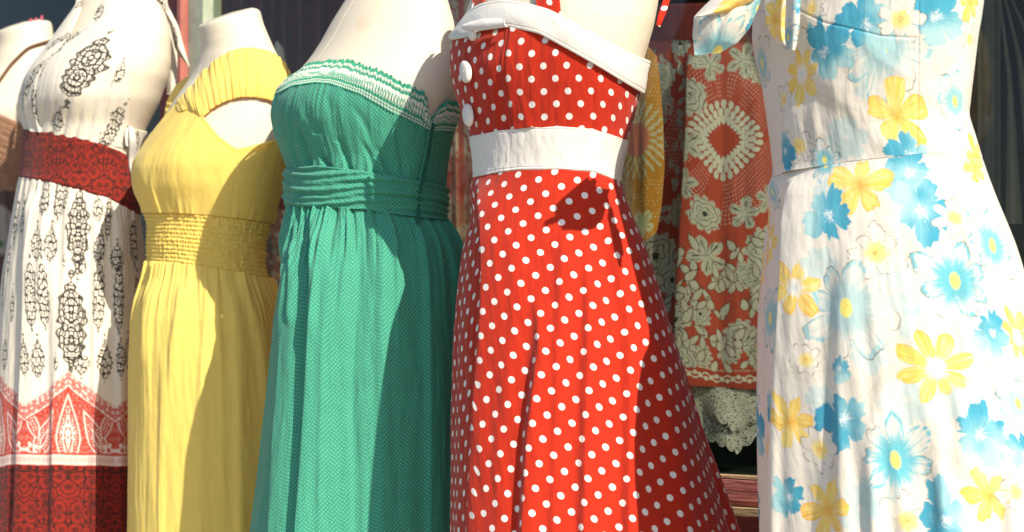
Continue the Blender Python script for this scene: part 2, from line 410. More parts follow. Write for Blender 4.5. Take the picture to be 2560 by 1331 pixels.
def make_form(body, label, ztop_poly, ybot, loc, off=-.004, group='cloth covered dress forms', base_z=0.0, topback=None, hide=None):
    t = thing('dress_form', label, 'mannequin', loc, group)
    th = body.cols(420, 60); tt = np.linspace(0, 1, 150)
    zt = body.edge(th, ztop_poly, topback if topback else ztop_poly); zb = np.full(th.shape, float(Z_(ybot, body.d)))
    T = tt[:, None] + 0 * th[None]; Z = zt[None] * (1 - T) + zb[None] * T; TH = th[None] + 0 * T
    P = body.S((TH + np.pi) % (2 * np.pi) - np.pi, Z)
    ed = (zt[None] - Z)
    h = off - .006 * np.exp(-ed / .004)
    if hide: h = h - .014 * sstep((proj(P)[1] - hide) / 25)
    for a in (-1.25, .42): h = h - .0016 * np.exp(-(((TH + np.pi) % (2 * np.pi) - np.pi - a - .10 * np.sin(T * 5)) / .010) ** 2)
    P[..., 0] += h * np.sin(TH); P[..., 1] -= h * np.cos(TH)
    mk_grid('torso', P, LINEN, t, wrap=True, cap_top=True, cap_bot=True)
    cz = float(Z_(ybot, body.d)); x, y = float(np.interp(cz, body.zs, body.cx)), body.d
    mk_tube('stand_pole', [(x, y, base_z + .02), (x, y, base_z + .3), (x, y, cz + .02)], .014, METAL, t, 14)
    a = np.linspace(0, 2 * np.pi, 40, endpoint=False)
    prof = [(.02, .03), (.06, .026), (.14, .018), (.15, .01), (.15, 0.0)]
    Pb = np.stack([np.stack([x + r * np.cos(a), y + r * np.sin(a), base_z + 0 * a + zz], -1) for r, zz in prof])
    mk_grid('stand_base', Pb, STAND, t, wrap=True, cap_top=True)
    return t

# ------------------------------------------------------------------ printed patterns (painted in cloth coordinates)
class Paint:
    def __init__(s, c, base, fwmin=.3):
        s.c = c; s.u = c.uv[..., 0].ravel(); s.v = c.uv[..., 1].ravel(); s.px = c.px.ravel(); s.py = c.py.ravel(); s.fw = c.fw.ravel()
        s.col = np.empty((s.u.size, 3)); s.col[:] = base
        s.vis = np.where(s.fw > fwmin)[0]
    def locate(s, x, y):
        i = s.vis[np.argmin((s.px[s.vis] - x) ** 2 + (s.py[s.vis] - y) ** 2)]
        return s.u[i], s.v[i], (s.px[i] - x) ** 2 + (s.py[i] - y) ** 2
    def sel(s, u0, v0, rad):
        i = np.where((np.abs(s.u - u0) < rad) & (np.abs(s.v - v0) < rad))[0]
        return i, s.u[i] - u0, s.v[i] - v0
    def mix(s, i, m, colr):
        colr = np.asarray(colr, float); m = np.clip(m, 0, 1)[:, None]
        s.col[i] = s.col[i] * (1 - m) + colr * m
    def out(s): return s.col.reshape(*s.c.px.shape, 3)

AQUA = (.15, .50, .59); BLUE = (.07, .37, .52); DEEP = (.025, .22, .40); YEL = (.90, .64, .13); ORA = (.80, .27, .02); INK = (.10, .065, .05); WHITE = (.79, .74, .66); GHOST = (.42, .63, .65); BEIGE = (.68, .63, .53)
def petals(i, x, y, R, n, rng, rin=.35, p=2.2, q=.6, rag=.05, rot=None, vary=.15):
    r = np.hypot(x, y) / R; a = np.arctan2(y, x) + (rng.uniform(0, 6.28) if rot is None else rot)
    k = a * n / (2 * np.pi); kid = np.floor(k) % n; pa = (k - np.floor(k) - .5) * 2
    ln = 1 - vary + vary * hash2(kid, 3.0, rng.uniform(0, 9)) ; sd = rng.uniform(0, 50)
    rb = ln * (rin + (1 - rin) * np.clip(1 - np.abs(pa) ** p, 0, 1) ** q)
    rb = rb + rag * (vnoise(a * 6, kid, sd) - .5) * 2.4 + rag * .35 * (vnoise(a * 18, kid, sd + 4) - .5) * 2
    st = vnoise(a * 26, r * 1.2, sd + 7); st2 = vnoise(a * 55, r * 2, sd + 9)
    return r, a, pa, kid, rb, st, st2, sd
def fl_cosmos(p, u0, v0, R, rng, strong=1.0, sq=None):
    i, x, y = p.sel(u0, v0, R * 1.25); x = x / (sq or rng.uniform(.82, 1.0))
    if len(i) == 0: return
    r, a, pa, kid, rb, st, st2, sd = petals(i, x, y, R, 8, rng, .30, 2.4, .5, .06, vary=.3)
    aa = .0011 / R; m = sstep((rb - r) / aa * .5 + .5)
    p.mix(i, m, WHITE)
    core = sstep((.66 - r + .30 * (st - .5)) / .36) * (.25 + .75 * strong)
    edge = sstep(1.15 - np.abs(rb - r - .04) / .11) * (hash2(kid, 7.0, sd) > .35) * (.55 + .4 * strong) * sstep((st - .10) * 3)
    strk = np.clip((st - .45) * 2.6, 0, 1) * np.clip(1.15 - r, 0, 1) * (.45 + .5 * strong)
    p.mix(i, m * np.clip(np.maximum(np.maximum(core, edge), strk), 0, 1), AQUA)
    p.mix(i, m * np.clip((st2 - .68) * 4, 0, 1) * np.clip(1.0 - r, 0, 1) * .3, (.06, .42, .58))
    brk = sstep((vnoise(a * 2.3, 0 * a, sd + 1) - .42) * 5)
    p.mix(i, sstep(1 - np.abs(rb - r) / (.0017 / R)) * brk * .85, INK)
    cr = np.hypot(x * 1.5, y) / R
    p.mix(i, sstep((.17 + .03 * (st2 - .5) - cr) / .04 + .5), (.90, .80, .22))
    p.mix(i, sstep((.15 - cr) / .1) * np.clip((vnoise(x * 600, y * 600, sd) - .45) * 3, 0, 1) * .8, (.78, .56, .08))
def fl_poppy(p, u0, v0, R, rng, deep=.5, sq=None):
    i, x, y = p.sel(u0, v0, R * 1.25); x = x / (sq or rng.uniform(.72, 1.0))
    if len(i) == 0: return
    r, a, pa, kid, rb, st, st2, sd = petals(i, x, y, R, 5, rng, .55, 2.4, .6, .09, vary=.42)
    g0 = rng.uniform(0, 6.28); gr = .5 + .6 * (x * np.cos(g0) + y * np.sin(g0)) / R
    gr = gr + .45 * (vnoise(x / R * 2.5 + 9, y / R * 2.5, sd) - .5) + .12 * (st - .5)
    aa = .0011 / R; m = sstep((rb - r) / aa * .5 + .5)
    p.mix(i, m, BLUE); p.mix(i, m * sstep((gr - .22 - deep * .24) / .6) * .95, (.44, .68, .69))
    p.mix(i, m * sstep((.38 - gr) / .6) * deep, DEEP)
    p.mix(i, m * sstep((.10 + .30 * (st - .5) - r * (1 + .4 * np.cos(a - g0))) / .09 + .3) * .9, (.82, .86, .85))
def fl_yellow(p, u0, v0, R, rng, n=7, centre='white', sq=None):
    i, x, y = p.sel(u0, v0, R * 1.25); x = x / (sq or rng.uniform(.82, 1.0))
    if len(i) == 0: return
    r, a, pa, kid, rb, st, st2, sd = petals(i, x, y, R, n, rng, .20, 2.2, .6, .06, vary=.38)
    aa = .0011 / R; m = sstep((rb - r) / aa * .5 + .5)
    p.mix(i, m, YEL); p.mix(i, m * np.clip((st - .35) * 1.8, 0, 1) * .85, (.95, .82, .42))
    dk = hash2(kid, 2.0, sd)
    p.mix(i, m * np.clip((st2 - .55) * 3, 0, 1) * .6 * dk, ORA)
    p.mix(i, m * sstep((r / np.maximum(rb, .2) - .72) / .3) * (dk > .45) * .55 * np.clip(.3 + st, 0, 1), (.85, .40, .04))
    p.mix(i, m * sstep(1 - np.abs(rb - r) / .05) * .4, ORA)
    if centre == 'white':
        p.mix(i, sstep((.26 + .2 * (st - .5) - r) / .08 + .5), (.86, .82, .74)); p.mix(i, sstep((.08 - r) / .06 + .5) * .7, (.60, .76, .76))
    else:
        p.mix(i, m * sstep((.36 - r) / .4) * np.clip(.2 + st2, 0, 1), (.82, .34, .03))
def fl_sketch(p, u0, v0, R, rng, sq=1.0):
    i, x, y = p.sel(u0, v0, R * 1.25); x = x / sq
    if len(i) == 0: return
    r, a, pa, kid, rb, st, st2, sd = petals(i, x, y, R, 7, rng, .3, 2.4, .6, .09, vary=.35)
    aa = .0011 / R; m = sstep((rb - r) / aa * .5 + .5)
    p.mix(i, m, WHITE); p.mix(i, m * np.clip((st2 - .66) * 3, 0, 1) * .25, (.5, .46, .4))
    ln = sstep(1 - np.abs(rb - r) / (.0015 / R)); p.mix(i, ln * sstep((vnoise(a * 3, 0 * a, sd + 2) - .22) * 6) * .85, INK)
    p.mix(i, sstep(1 - np.abs(np.abs(pa) - 1) / .05) * sstep((rb - r) / .2) * sstep((r - .35) / .1) * .5, INK)
    p.mix(i, sstep((.34 + .3 * (st - .5) - r) / .1 + .4) * .9, (.93, .72, .22)); p.mix(i, sstep((.2 - r) / .15) * np.clip((st2 - .5) * 4, 0, 1), ORA)
def fl_ghost(p, u0, v0, R, rng, colr=GHOST, sq=1.0):
    i, x, y = p.sel(u0, v0, R * 1.25); x = x / sq
    if len(i) == 0: return
    r, a, pa, kid, rb, st, st2, sd = petals(i, x, y, R, 6, rng, .6, 2.5, .6, .05)
    m = sstep((rb - r) / (.002 / R) * .5 + .5) * .75
    p.mix(i, m * (.75 + .3 * (st - .5)), colr); p.mix(i, sstep((.12 - r) / .05 + .5) * .6, WHITE)
def fl_leaf(p, u0, v0, R, rng, colr=BEIGE):
    i, x, y = p.sel(u0, v0, R * 1.1)
    if len(i) == 0: return
    a = rng.uniform(0, 6.28); X = (x * np.cos(a) + y * np.sin(a)) / R; Y = (-x * np.sin(a) + y * np.cos(a)) / R
    w = .38 * (1 - X * X); m = sstep((w - np.abs(Y)) / .05); p.mix(i, m * (.34 + .26 * (Y > 0)) * (.6 + .8 * vnoise(X * 6, Y * 18, a)), colr)
    p.mix(i, m * sstep(1 - np.abs(Y) / .03) * .4, (.55, .5, .4))
FLORAL = [  # photo position, radius in px, kind
    ('leaf', 2150, 170, 90), ('leaf', 2110, 260, 95), ('leaf', 2330, 170, 70), ('leaf', 2060, 340, 80), ('leaf', 2350, 400, 70), ('leaf', 2180, 560, 90), ('leaf', 2400, 560, 80), ('leaf', 2010, 760, 70), ('leaf', 2240, 900, 110),
    ('leaf', 2150, 960, 80), ('leaf', 2390, 950, 90), ('leaf', 2090, 1190, 80), ('leaf', 2330, 1080, 90), ('leaf', 2420, 1170, 90), ('leaf', 2180, 640, 80), ('leaf', 2300, 250, 60), ('leaf', 2520, 950, 80), ('leaf', 2020, 930, 70), ('leaf', 2300, 640, 80), ('leaf', 2190, 1230, 70),
    ('ghost', 2115, 345, 55), ('ghost', 2175, 880, 50), ('ghost', 2300, 820, 55), ('ghost', 2050, 660, 45), ('ghost', 2420, 1010, 55), ('ghost', 2300, 450, 45), ('ghost', 2190, 215, 50), ('ghost', 2070, 470, 40), ('ghost', 2440, 760, 50), ('ghost', 2190, 1240, 55), ('leaf', 2215, 430, 70), ('leaf', 2440, 660, 80), ('leaf', 2060, 850, 70), ('leaf', 2300, 1190, 70), ('ghost', 2430, 470, 50), ('ghost', 2245, 725, 70), ('ghost', 2265, 1000, 58), ('ghost', 2150, 1270, 60), ('ghost', 2300, 90, 60), ('ghost', 2520, 1010, 60), ('ghost', 2440, 890, 55), ('ghost', 2050, 1000, 40),
    ('cosmos', 2205, 110, 130, .45), ('cosmos', 2388, 255, 72, .7), ('cosmos', 2062, 400, 48, .8), ('poppy', 2032, 62, 48, .9), ('poppy', 2065, 130, 66, .5), ('poppy', 2165, 55, 80, .3), ('poppy', 2335, 45, 75, .35),
    ('yellow', 2005, 185, 78, 7, 'white'), ('yellow', 2425, 5, 48, 6, 'orange'), ('sketch', 2030, 22, 48), ('sketch', 2252, 48, 58), ('sketch', 2425, 100, 36), ('yellow', 2240, 288, 82, 5, 'orange'),
    ('sketch', 1998, 365, 52), ('poppy', 1962, 380, 52, .9), ('poppy', 2275, 428, 70, .2), ('yellow', 2150, 465, 88, 5, 'orange'), ('poppy', 2070, 535, 80, .35), ('poppy', 2300, 525, 84, .15), ('yellow', 2440, 420, 55, 5, 'orange'),
    ('cosmos', 2482, 615, 95, .9), ('sketch', 2190, 632, 68), ('sketch', 2385, 545, 48), ('cosmos', 2115, 770, 122, .4), ('cosmos', 2388, 702, 108, 1.0), ('yellow', 1985, 720, 72, 6, 'white'), ('yellow', 1925, 610, 55, 6, 'white'), ('cosmos', 1925, 795, 85, .6),
    ('yellow', 2340, 922, 88, 8, 'white'), ('yellow', 2545, 845, 66, 8, 'white'), ('poppy', 2478, 835, 62, .2), ('poppy', 2108, 1050, 80, .5), ('poppy', 1930, 1035, 62, .9), ('yellow', 1978, 1055, 66, 6, 'orange'), ('yellow', 1925, 1130, 55, 6, 'white'), ('sketch', 2050, 1125, 56),
    ('poppy', 2445, 1085, 76, .15), ('cosmos', 2238, 1150, 108, 1.0), ('poppy', 1972, 1240, 52, .4), ('yellow', 2070, 1275, 78, 6, 'orange'), ('sketch', 2268, 1305, 60), ('poppy', 2360, 1300, 82, .3), ('yellow', 2475, 1240, 74, 6, 'orange'), ('poppy', 2560, 1130, 60, .5), ('cosmos', 2545, 1010, 70, .5), ('sketch', 1945, 940, 40), ('sketch', 2015, 900, 45), ('poppy', 2100, 925, 40, .2), ('sketch', 1935, 1270, 40), ('cosmos', 1905, 160, 70, .6), ('sketch', 1960, 250, 40), ('cosmos', 1930, 480, 55, .6), ('sketch', 2540, 1230, 50)]
def paint_flowers(p, lst, scale, rng, tol=45):
    """scale: metres per photo pixel on the cloth"""
    for it in lst:
        k, x, y, R = it[:4]; u0, v0, e = p.locate(x, y)
        if e > tol ** 2: continue
        R = R * scale * {'poppy': 1.22, 'yellow': 1.2, 'cosmos': 1.15, 'sketch': 1.15}.get(k, 1.1)
        if k == 'leaf': fl_leaf(p, u0, v0, R, rng)
        elif k == 'ghost': fl_ghost(p, u0, v0, R, rng)
        elif k == 'cosmos': fl_cosmos(p, u0, v0, R, rng, it[4])
        elif k == 'poppy': fl_poppy(p, u0, v0, R, rng, it[4])
        elif k == 'yellow': fl_yellow(p, u0, v0, R, rng, it[4], it[5])
        elif k == 'sketch': fl_sketch(p, u0, v0, R, rng)
def back_flowers(p, c, n, rng):
    idx = np.where(p.fw < .1)[0]
    if len(idx) == 0: return
    for j in range(n):
        i = idx[rng.randint(len(idx))]; u0, v0 = p.u[i], p.v[i]
        (fl_cosmos, fl_poppy, fl_yellow, fl_sketch, fl_leaf)[rng.randint(5)](p, u0, v0, rng.uniform(.03, .055), rng)

# motifs of the black and cream print
BLK = (.022, .02, .017)
def motif(p, x, y, w, h, kind, tilt=0.0, scale=4.5 / 4777, colr=BLK, seed=0, tol=30):
    u0, v0, e = p.locate(x, y)
    if e > tol ** 2: return
    W = w * scale / 2; H = h * scale / 2; i, dx, dy = p.sel(u0, v0, max(W, H) * 1.3)
    if len(i) == 0: return
    ct, s_ = math.cos(tilt), math.sin(tilt); X = (dx * ct + dy * s_) / W; Y = (-dx * s_ + dy * ct) / H
    n1 = vnoise(X * 3 + seed, Y * 6, seed)
    if kind == 'grape': wid = np.clip(1 - np.abs(Y + .12) ** 1.6, 0, 1) ** .7 * (.9 - .25 * Y)
    elif kind == 'stalk': wid = np.clip(1 - np.abs(Y) ** 3, 0, 1) ** .6 * .9
    else: wid = np.clip(1 - np.abs(Y) ** 2.2, 0, 1) ** .8 * (.74 + .26 * np.abs(np.sin(Y * 7.5 + 1.2 + seed)))
    dist = wid - np.abs(X) + (.34 if kind == 'ornate' else .2) * (n1 - .5) + .1 * np.sin(Y * 22)
    inside = sstep(dist / .10)
    cs = .0118 if kind != 'ornate' else .012
    gx = np.abs(X) * W / cs + .5 if kind == 'ornate' else X * W / cs + .5 * (np.floor(Y * H / cs) % 2)
    f1, f2 = worley(gx, Y * H / (cs * (1.5 if kind != 'ornate' else 1.25)), seed, .55)
    lines = sstep(((.25) - (f2 - f1)) / .10); core = sstep((.16 - f1) / .05)
    if kind == 'ornate':
        rr = np.abs(((np.hypot(X * 1.0, (Y - .35 * np.sign(Y)) * 1.7) * 3.1) % 1) - .5); lines = np.maximum(lines, sstep((.17 - rr) / .07))
    p.mix(i, inside * np.maximum(lines, core * .9), colr)
    p.mix(i, sstep(1.0 - np.abs(dist) / .15), colr)
WMOT = [(212, 172, 95, 165, 'ornate', -.25), (250, 33, 26, 52, 'grape', -.3), (150, 302, 36, 56, 'grape', -.4), (275, 322, 44, 108, 'stalk', -.5), (342, 352, 30, 52, 'grape', 0), (98, 180, 34, 88, 'grape', -.5), (145, 110, 24, 50, 'grape', -.7), (186, 92, 18, 60, 'stalk', -.8), (62, 255, 22, 90, 'stalk', .2), (92, 265, 20, 80, 'stalk', .15), (80, 220, 22, 60, 'grape', -.3), (225, 10, 20, 40, 'grape', -.6), (300, 180, 22, 50, 'grape', 0),
        (110, 492, 32, 88, 'stalk', .05), (152, 497, 38, 92, 'stalk', -.1), (196, 575, 56, 190, 'ornate', 0), (245, 518, 26, 64, 'grape', .1), (272, 540, 22, 110, 'ornate', 0), (92, 606, 32, 84, 'grape', .05), (127, 606, 34, 84, 'grape', 0), (250, 612, 30, 80, 'grape', -.1), (294, 640, 36, 68, 'grape', 0), (334, 605, 36, 110, 'stalk', 0), (40, 560, 24, 120, 'stalk', 0), (58, 540, 18, 90, 'stalk', 0),
        (75, 738, 32, 156, 'stalk', .05), (107, 738, 28, 152, 'stalk', .05), (248, 742, 30, 160, 'stalk', -.03), (298, 745, 28, 160, 'stalk', -.03), (178, 812, 70, 205, 'ornate', 0), (60, 890, 26, 84, 'grape', .05), (94, 893, 34, 88, 'grape', 0), (262, 896, 38, 90, 'grape', 0), (203, 915, 42, 48, 'grape', 3.14), (302, 890, 24, 90, 'grape', 0), (22, 640, 22, 100, 'stalk', .1), (8, 720, 20, 110, 'stalk', .1), (30, 760, 20, 80, 'grape', 0), (12, 880, 26, 80, 'grape', 0), (205, 660, 22, 44, 'grape', 0), (160, 650, 12, 30, 'grape', 0), (320, 880, 30, 80, 'grape', 0), (345, 760, 26, 140, 'stalk', 0), (140, 905, 14, 36, 'grape', 0)]
def swirl_mask(u, v, cell, seed):
    gx = np.abs(((u / cell) % 2) - 1) * 1.0; gy = v / cell
    f1, f2 = worley(gx * 2.0, gy * 2.0, seed, .9)
    m = sstep((.11 - (f2 - f1)) / .07)
    rr = np.abs(((f1 * 2.6) % 1) - .5); m = np.maximum(m, sstep((.13 - rr) / .07) * (f1 > .15))
    m = np.maximum(m, sstep((.12 - f1) / .04))
    n = np.abs(((fbm(gx * 3, gy * 3, seed, 2) * 5) % 1) - .5); return np.maximum(m, sstep((.08 - n) / .06) * .9)

# ------------------------------------------------------------------ the setting: pavement and shop front
ROW = np.array([-.720, .694]); INN = np.array([.694, .720]); P0 = np.array([.92, 3.36])
def shop(s, n, z): q = P0 + s * ROW + n * INN; return (q[0], q[1], z)
paving = plain('paving', (.52, .46, .37), .9, .3, 25, .25)
road_m = plain('asphalt', (.06, .06, .06), .9, .4, 60, .3)
def quad(name, pts, mat): return link_mesh(name, np.array(pts, float), [0, 1, 2, 3], [0], mat, None, None, None, False)
tag(quad('road', [(-60, -60, -.13), (60, -60, -.13), (60, 60, -.13), (-60, 60, -.13)], road_m), kind='structure')
g = mk_boxes('pavement', [(-12, 16, -3.6, .0, -.13, 0.0)], paving, None, shop); tag(g, kind='structure')

SILL = float(Z_(1190, 3.80))
front = thing('shopfront', 'old shop front with pink painted wooden sill and dark display window behind the dresses', 'shop', shop(2.5, .1, 0))
pink = plain('pink_paint', (.56, .20, .18), .65, .5, 18, .35, (1, 1, 9))
pinkdark = plain('worn_pink_paint', (.40, .11, .12), .65, .4, 22, .3, (1, 1, 6))
ledge_m = plain('bare_wood', (.52, .38, .23), .75, .5, 30, .3, (1, 1, 8))
maroon = plain('maroon_paint', (.12, .022, .026), .5, .2, 30, .2)
rose = plain('rose_paint', (.45, .15, .12), .5, .2, 30, .2)
palegreen = plain('pale_green_paint', (.45, .50, .38), .5, .2, 30, .15)
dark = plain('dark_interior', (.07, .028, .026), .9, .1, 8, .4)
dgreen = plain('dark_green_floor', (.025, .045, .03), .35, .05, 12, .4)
mk_boxes('bulkhead', [(-4, 8, -.02, .10, 0.0, SILL - .075)], pinkdark, front, shop)
zz = lambda y: float(Z_(y, 3.80))
mk_boxes('sill', [(-4, 8, -.030, .02, zz(1226), zz(1200)), (-4, 8, -.034, .02, zz(1250), zz(1228)), (-4, 8, -.030, .02, zz(1262), zz(1252))], pink, front, shop)
mk_boxes('sill_nosing', [(-4, 8, -.055, .02, zz(1284), zz(1265)), (-4, 8, -.012, .02, zz(1197), zz(1190))], ledge_m, front, shop)
mk_boxes('frame_post', [(2.475, 2.555, -.03, .06, zz(1190), 2.6)], maroon, front, shop)
mk_boxes('frame_post', [(2.460, 2.474, -.035, .06, zz(1190), 2.6)], rose, front, shop)
mk_boxes('frame_post', [(2.395, 2.458, -.01, .05, zz(1190), 2.6)], palegreen, front, shop)
mk_boxes('wall', [(-4, 8, -.02, .12, 2.6, 4.2), (-4, -2.2, -.02, .12, SILL - .07, 2.6), (7, 8, -.02, .12, SILL - .07, 2.6)], maroon, front, shop)
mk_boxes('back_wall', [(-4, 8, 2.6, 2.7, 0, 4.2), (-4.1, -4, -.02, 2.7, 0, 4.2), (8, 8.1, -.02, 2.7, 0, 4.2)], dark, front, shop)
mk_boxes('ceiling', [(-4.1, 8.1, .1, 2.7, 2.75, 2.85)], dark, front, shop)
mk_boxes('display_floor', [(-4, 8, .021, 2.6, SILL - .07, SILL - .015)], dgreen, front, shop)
gm, gnt, gbs, gout = new_mat('window_glass')
gt = node(gnt, 'ShaderNodeBsdfTransparent'); gt.inputs[0].default_value = (.93, .95, .92, 1)
gg = node(gnt, 'ShaderNodeBsdfGlossy'); gg.inputs['Roughness'].default_value = .0
geo = node(gnt, 'ShaderNodeNewGeometry'); dt = node(gnt, 'ShaderNodeVectorMath', operation='DOT_PRODUCT'); gnt.links.new(geo.outputs['Incoming'], dt.inputs[0]); gnt.links.new(geo.outputs['Normal'], dt.inputs[1])
ca = math_n(gnt, 'ABSOLUTE', dt.outputs['Value']); sch = math_n(gnt, 'ADD', math_n(gnt, 'MULTIPLY', math_n(gnt, 'POWER', math_n(gnt, 'SUBTRACT', 1.0, ca), 5.0), .97), .02)
mx = node(gnt, 'ShaderNodeMixShader'); gnt.links.new(sch, mx.inputs[0]); gnt.links.new(gt.outputs[0], mx.inputs[1]); gnt.links.new(gg.outputs[0], mx.inputs[2])
gnt.links.new(mx.outputs[0], gout.inputs['Surface']); gnt.nodes.remove(gbs)
for a, b in ((-2.2, 2.394), (2.556, 7.0)):
    mk_boxes('glass', [(a, b, .022, .027, zz(1190), 2.6)], gm, front, shop)

def sil(*rows): return [(r[0], r[1]) for r in rows], [(r[0], r[2]) for r in rows]
HIDE = 1560     # photo row of the hems, below the picture

# ------------------------------------------------------------------ floral sundress (nearest)
d = 3.0
L = [(-260, 2000), (-200, 1935), (-100, 1893), (0, 1888), (100, 1884), (150, 1893), (200, 1906), (300, 1921), (400, 1935), (440, 1937), (480, 1914), (580, 1884), (660, 1875), (800, 1866), (970, 1869), (1200, 1879), (1331, 1886), (HIDE, 1880)]
R = [(-260, 2300), (-200, 2400), (-100, 2460), (0, 2456), (100, 2441), (176, 2431), (252, 2421), (287, 2417), (327, 2430), (393, 2450), (453, 2471), (503, 2490), (604, 2532), (655, 2549), (750, 2576), (900, 2622), (1100, 2685), (1331, 2745), (HIDE, 2800)]
K = [(-260, .6), (100, .66), (420, .72), (700, .85), (1400, .95)]
B = Body(d, L, R, K, -260, HIDE)
bx = (float(X_(2190, d)), d, 0.0)
make_form(B, 'dress form wearing the white dress with blue and yellow flowers', [(1935, -230), (2470, -230)], 415, bx)
dr = thing('floral_dress', 'white sundress printed with large turquoise, blue and yellow flowers, nearest the right edge', 'dress', bx, 'sundresses on the row of dress forms')
fl_m = cloth('floral_cotton', attr=True, tint=.05, wrinkle=.22, wscale=(50, 10), transl=.16, big=.12)
sc = d / F
def pf(seed, nback):
    def f(c):
        p = Paint(c, WHITE); rng = np.random.RandomState(seed)
        back_flowers(p, c, nback, rng); paint_flowers(p, FLORAL, sc, rng)
        return p.out()
    return f
seam = [(1937, 441), (1985, 428), (2120, 404), (2300, 385), (2380, 386), (2450, 396)]
def dbod(c):
    h = gathers(c, 5, 26, .002, .05, .5, -1.6, 1.4) * 0
    h = h + .012 * np.exp(-((c.px - 2090) / 90) ** 2 - ((c.py - 130) / 110) ** 2) * c.fw
    h = h + fold(c, [(2000, 120), (2060, 200), (2150, 300), (2230, 400)], 26, 36, .0022) + fold(c, [(2110, 60), (2200, 150), (2330, 230)], 24, 34, .0014)
    h = h + fold(c, [(1985, 200), (1978, 440)], 14, 45, .009, 90, 10) + fold(c, [(2040, 230), (2050, 440)], 12, 12, .002) - fold(c, [(2296, -60), (2290, 385)], 3, 3, .0016, 5, 5)
    h = h - .0015 * np.exp(-((c.py - np.interp(c.px, [2000, 2070, 2200, 2290], [25, 60, 92, 96])) / 3) ** 2) * c.fw * (c.px < 2292)
    h = h + .002 * (fbm(c.th * 9, c.z * 16, 3) - .5)
    return h
def dskirt(c):
    h = fold(c, [(1990, 430), (1972, 560), (1968, 700), (1962, 850), (1955, 1000), (1950, 1150), (1945, 1600)], 14, 60, .010, 60, 1) + step_(c, [(1990, 445), (1968, 560), (1966, 700), (1960, 850), (1953, 1000), (1949, 1150), (1945, 1600)], 10, .027)
    h += fold(c, [(2075, 560), (2062, 760), (2060, 950), (2050, 1150), (2040, 1600)], 30, 30, -.005, 160, 1)
    h += fold(c, [(2120, 600), (2108, 800), (2112, 1000), (2105, 1600)], 22, 44, .006, 140, 1)
    h += fold(c, [(2200, 900), (2190, 1100), (2185, 1600)], 20, 26, .007, 160, 1)
    h += fold(c, [(2395, 520), (2420, 760), (2400, 1000), (2395, 1600)], 24, 40, .007, 200, 1)
    h += fold(c, [(2330, 980), (2352, 1150), (2345, 1600)], 14, 22, .006, 120, 1)
    h += fold(c, [(2355, 400), (2400, 560), (2440, 760), (2490, 1000), (2512, 1200), (2530, 1600)], 10, 50, .005, 160, 1)
    h += hang(c, 91, 30, .0045, .05, .0, -1.4, 1.2)
    h += hang(c, 9, 14, .015, .14, .1, 1.9, 4.4) * (1 - c.fw) + .004 * (fbm(c.th * 7, c.z * 5, 8) - .5) * sstep(c.t * 4)
    return h
th = B.cols(640, 50)
patch('bodice', B, fl_m, dr, [(1935, -190), (2060, -60), (2250, -60), (2440, -190)], seam, th, np.linspace(0, 1, 330), dbod, paint=pf(11, 14))
patch('skirt', B, fl_m, dr, seam, float(Z_(HIDE, d)), th, tgrid(660, 30, .83), dskirt, off=.003, rim=.0011, paint=pf(12, 40), dev=True)
mk_p = lambda c: None
def bowpaint(lst, seed):
    def f(c):
        p = Paint(c, WHITE); rng = np.random.RandomState(seed); paint_flowers(p, lst, 2.85 / F, rng, 60); return p.out()
    return f
# knotted shoulder tie: a looped end to the left and two tails
tl = [('cosmos', 1792, 134, 118, .75), ('cosmos', 1895, 20, 60, .9), ('yellow', 1838, -6, 34, 5, 'orange'), ('poppy', 1880, 60, 26, .6)]
bow = thing('shoulder_tie', 'flower printed tie ends knotted on the shoulder strap of the white floral dress, top right', 'tie', tuple(W3(1900, -60, 2.84)))
sheet('loop', fl_m, bow, [(1850, -70), (1800, -22), (1762, 14), (1735, 42), (1731, 88), (1737, 138)], [(1932, -60), (1906, -10), (1894, 26), (1874, 72), (1842, 110), (1800, 132)], 150, 90,
      lambda c: 2.965 - .035 * np.sin(np.pi * c.s) ** .8 * np.sin(np.pi * np.clip(c.t * .9 + .1, 0, 1)) + .012 * np.exp(-((c.s - .30 - .3 * c.t) / .07) ** 2) * (1 - c.t), .003, bowpaint(tl, 3))
sheet('loop', fl_m, bow, [(1905, -50), (1830, -18), (1790, 18), (1740, 40)], [(1925, -45), (1880, 4), (1830, 30), (1760, 42)], 60, 24, lambda c: 2.935 - .012 * np.sin(np.pi * c.s), .003, bowpaint([('yellow', 1840, 10, 60, 5, 'orange')], 4))
sheet('tail', fl_m, bow, [(1918, -60), (1914, 10), (1913, 50), (1918, 70), (1943, 106), (1966, 121)], [(1975, -60), (1966, 10), (1962, 60), (1962, 100), (1966, 118), (1970, 122)], 110, 50, lambda c: np.minimum(B.at(np.maximum(c.px, 1905), np.maximum(c.py, -40))[..., 1], 2.99) - .034 - .012 * np.sin(np.pi * c.s), .003, bowpaint([('yellow', 1938, 50, 75, 7, 'orange')], 5))
sheet('tail', fl_m, bow, [(1972, -60), (1965, 0), (1962, 60), (1964, 110), (1972, 126)], [(2006, -60), (2001, 10), (1998, 70), (1992, 110), (1988, 126)], 110, 40, lambda c: np.minimum(B.at(np.maximum(c.px, 1905), np.maximum(c.py, -40))[..., 1], 2.99) - .046 - .010 * np.sin(np.pi * c.s), .003, bowpaint([('cosmos', 1970, 95, 50, .8), ('poppy', 1997, 15, 26, .4)], 6))

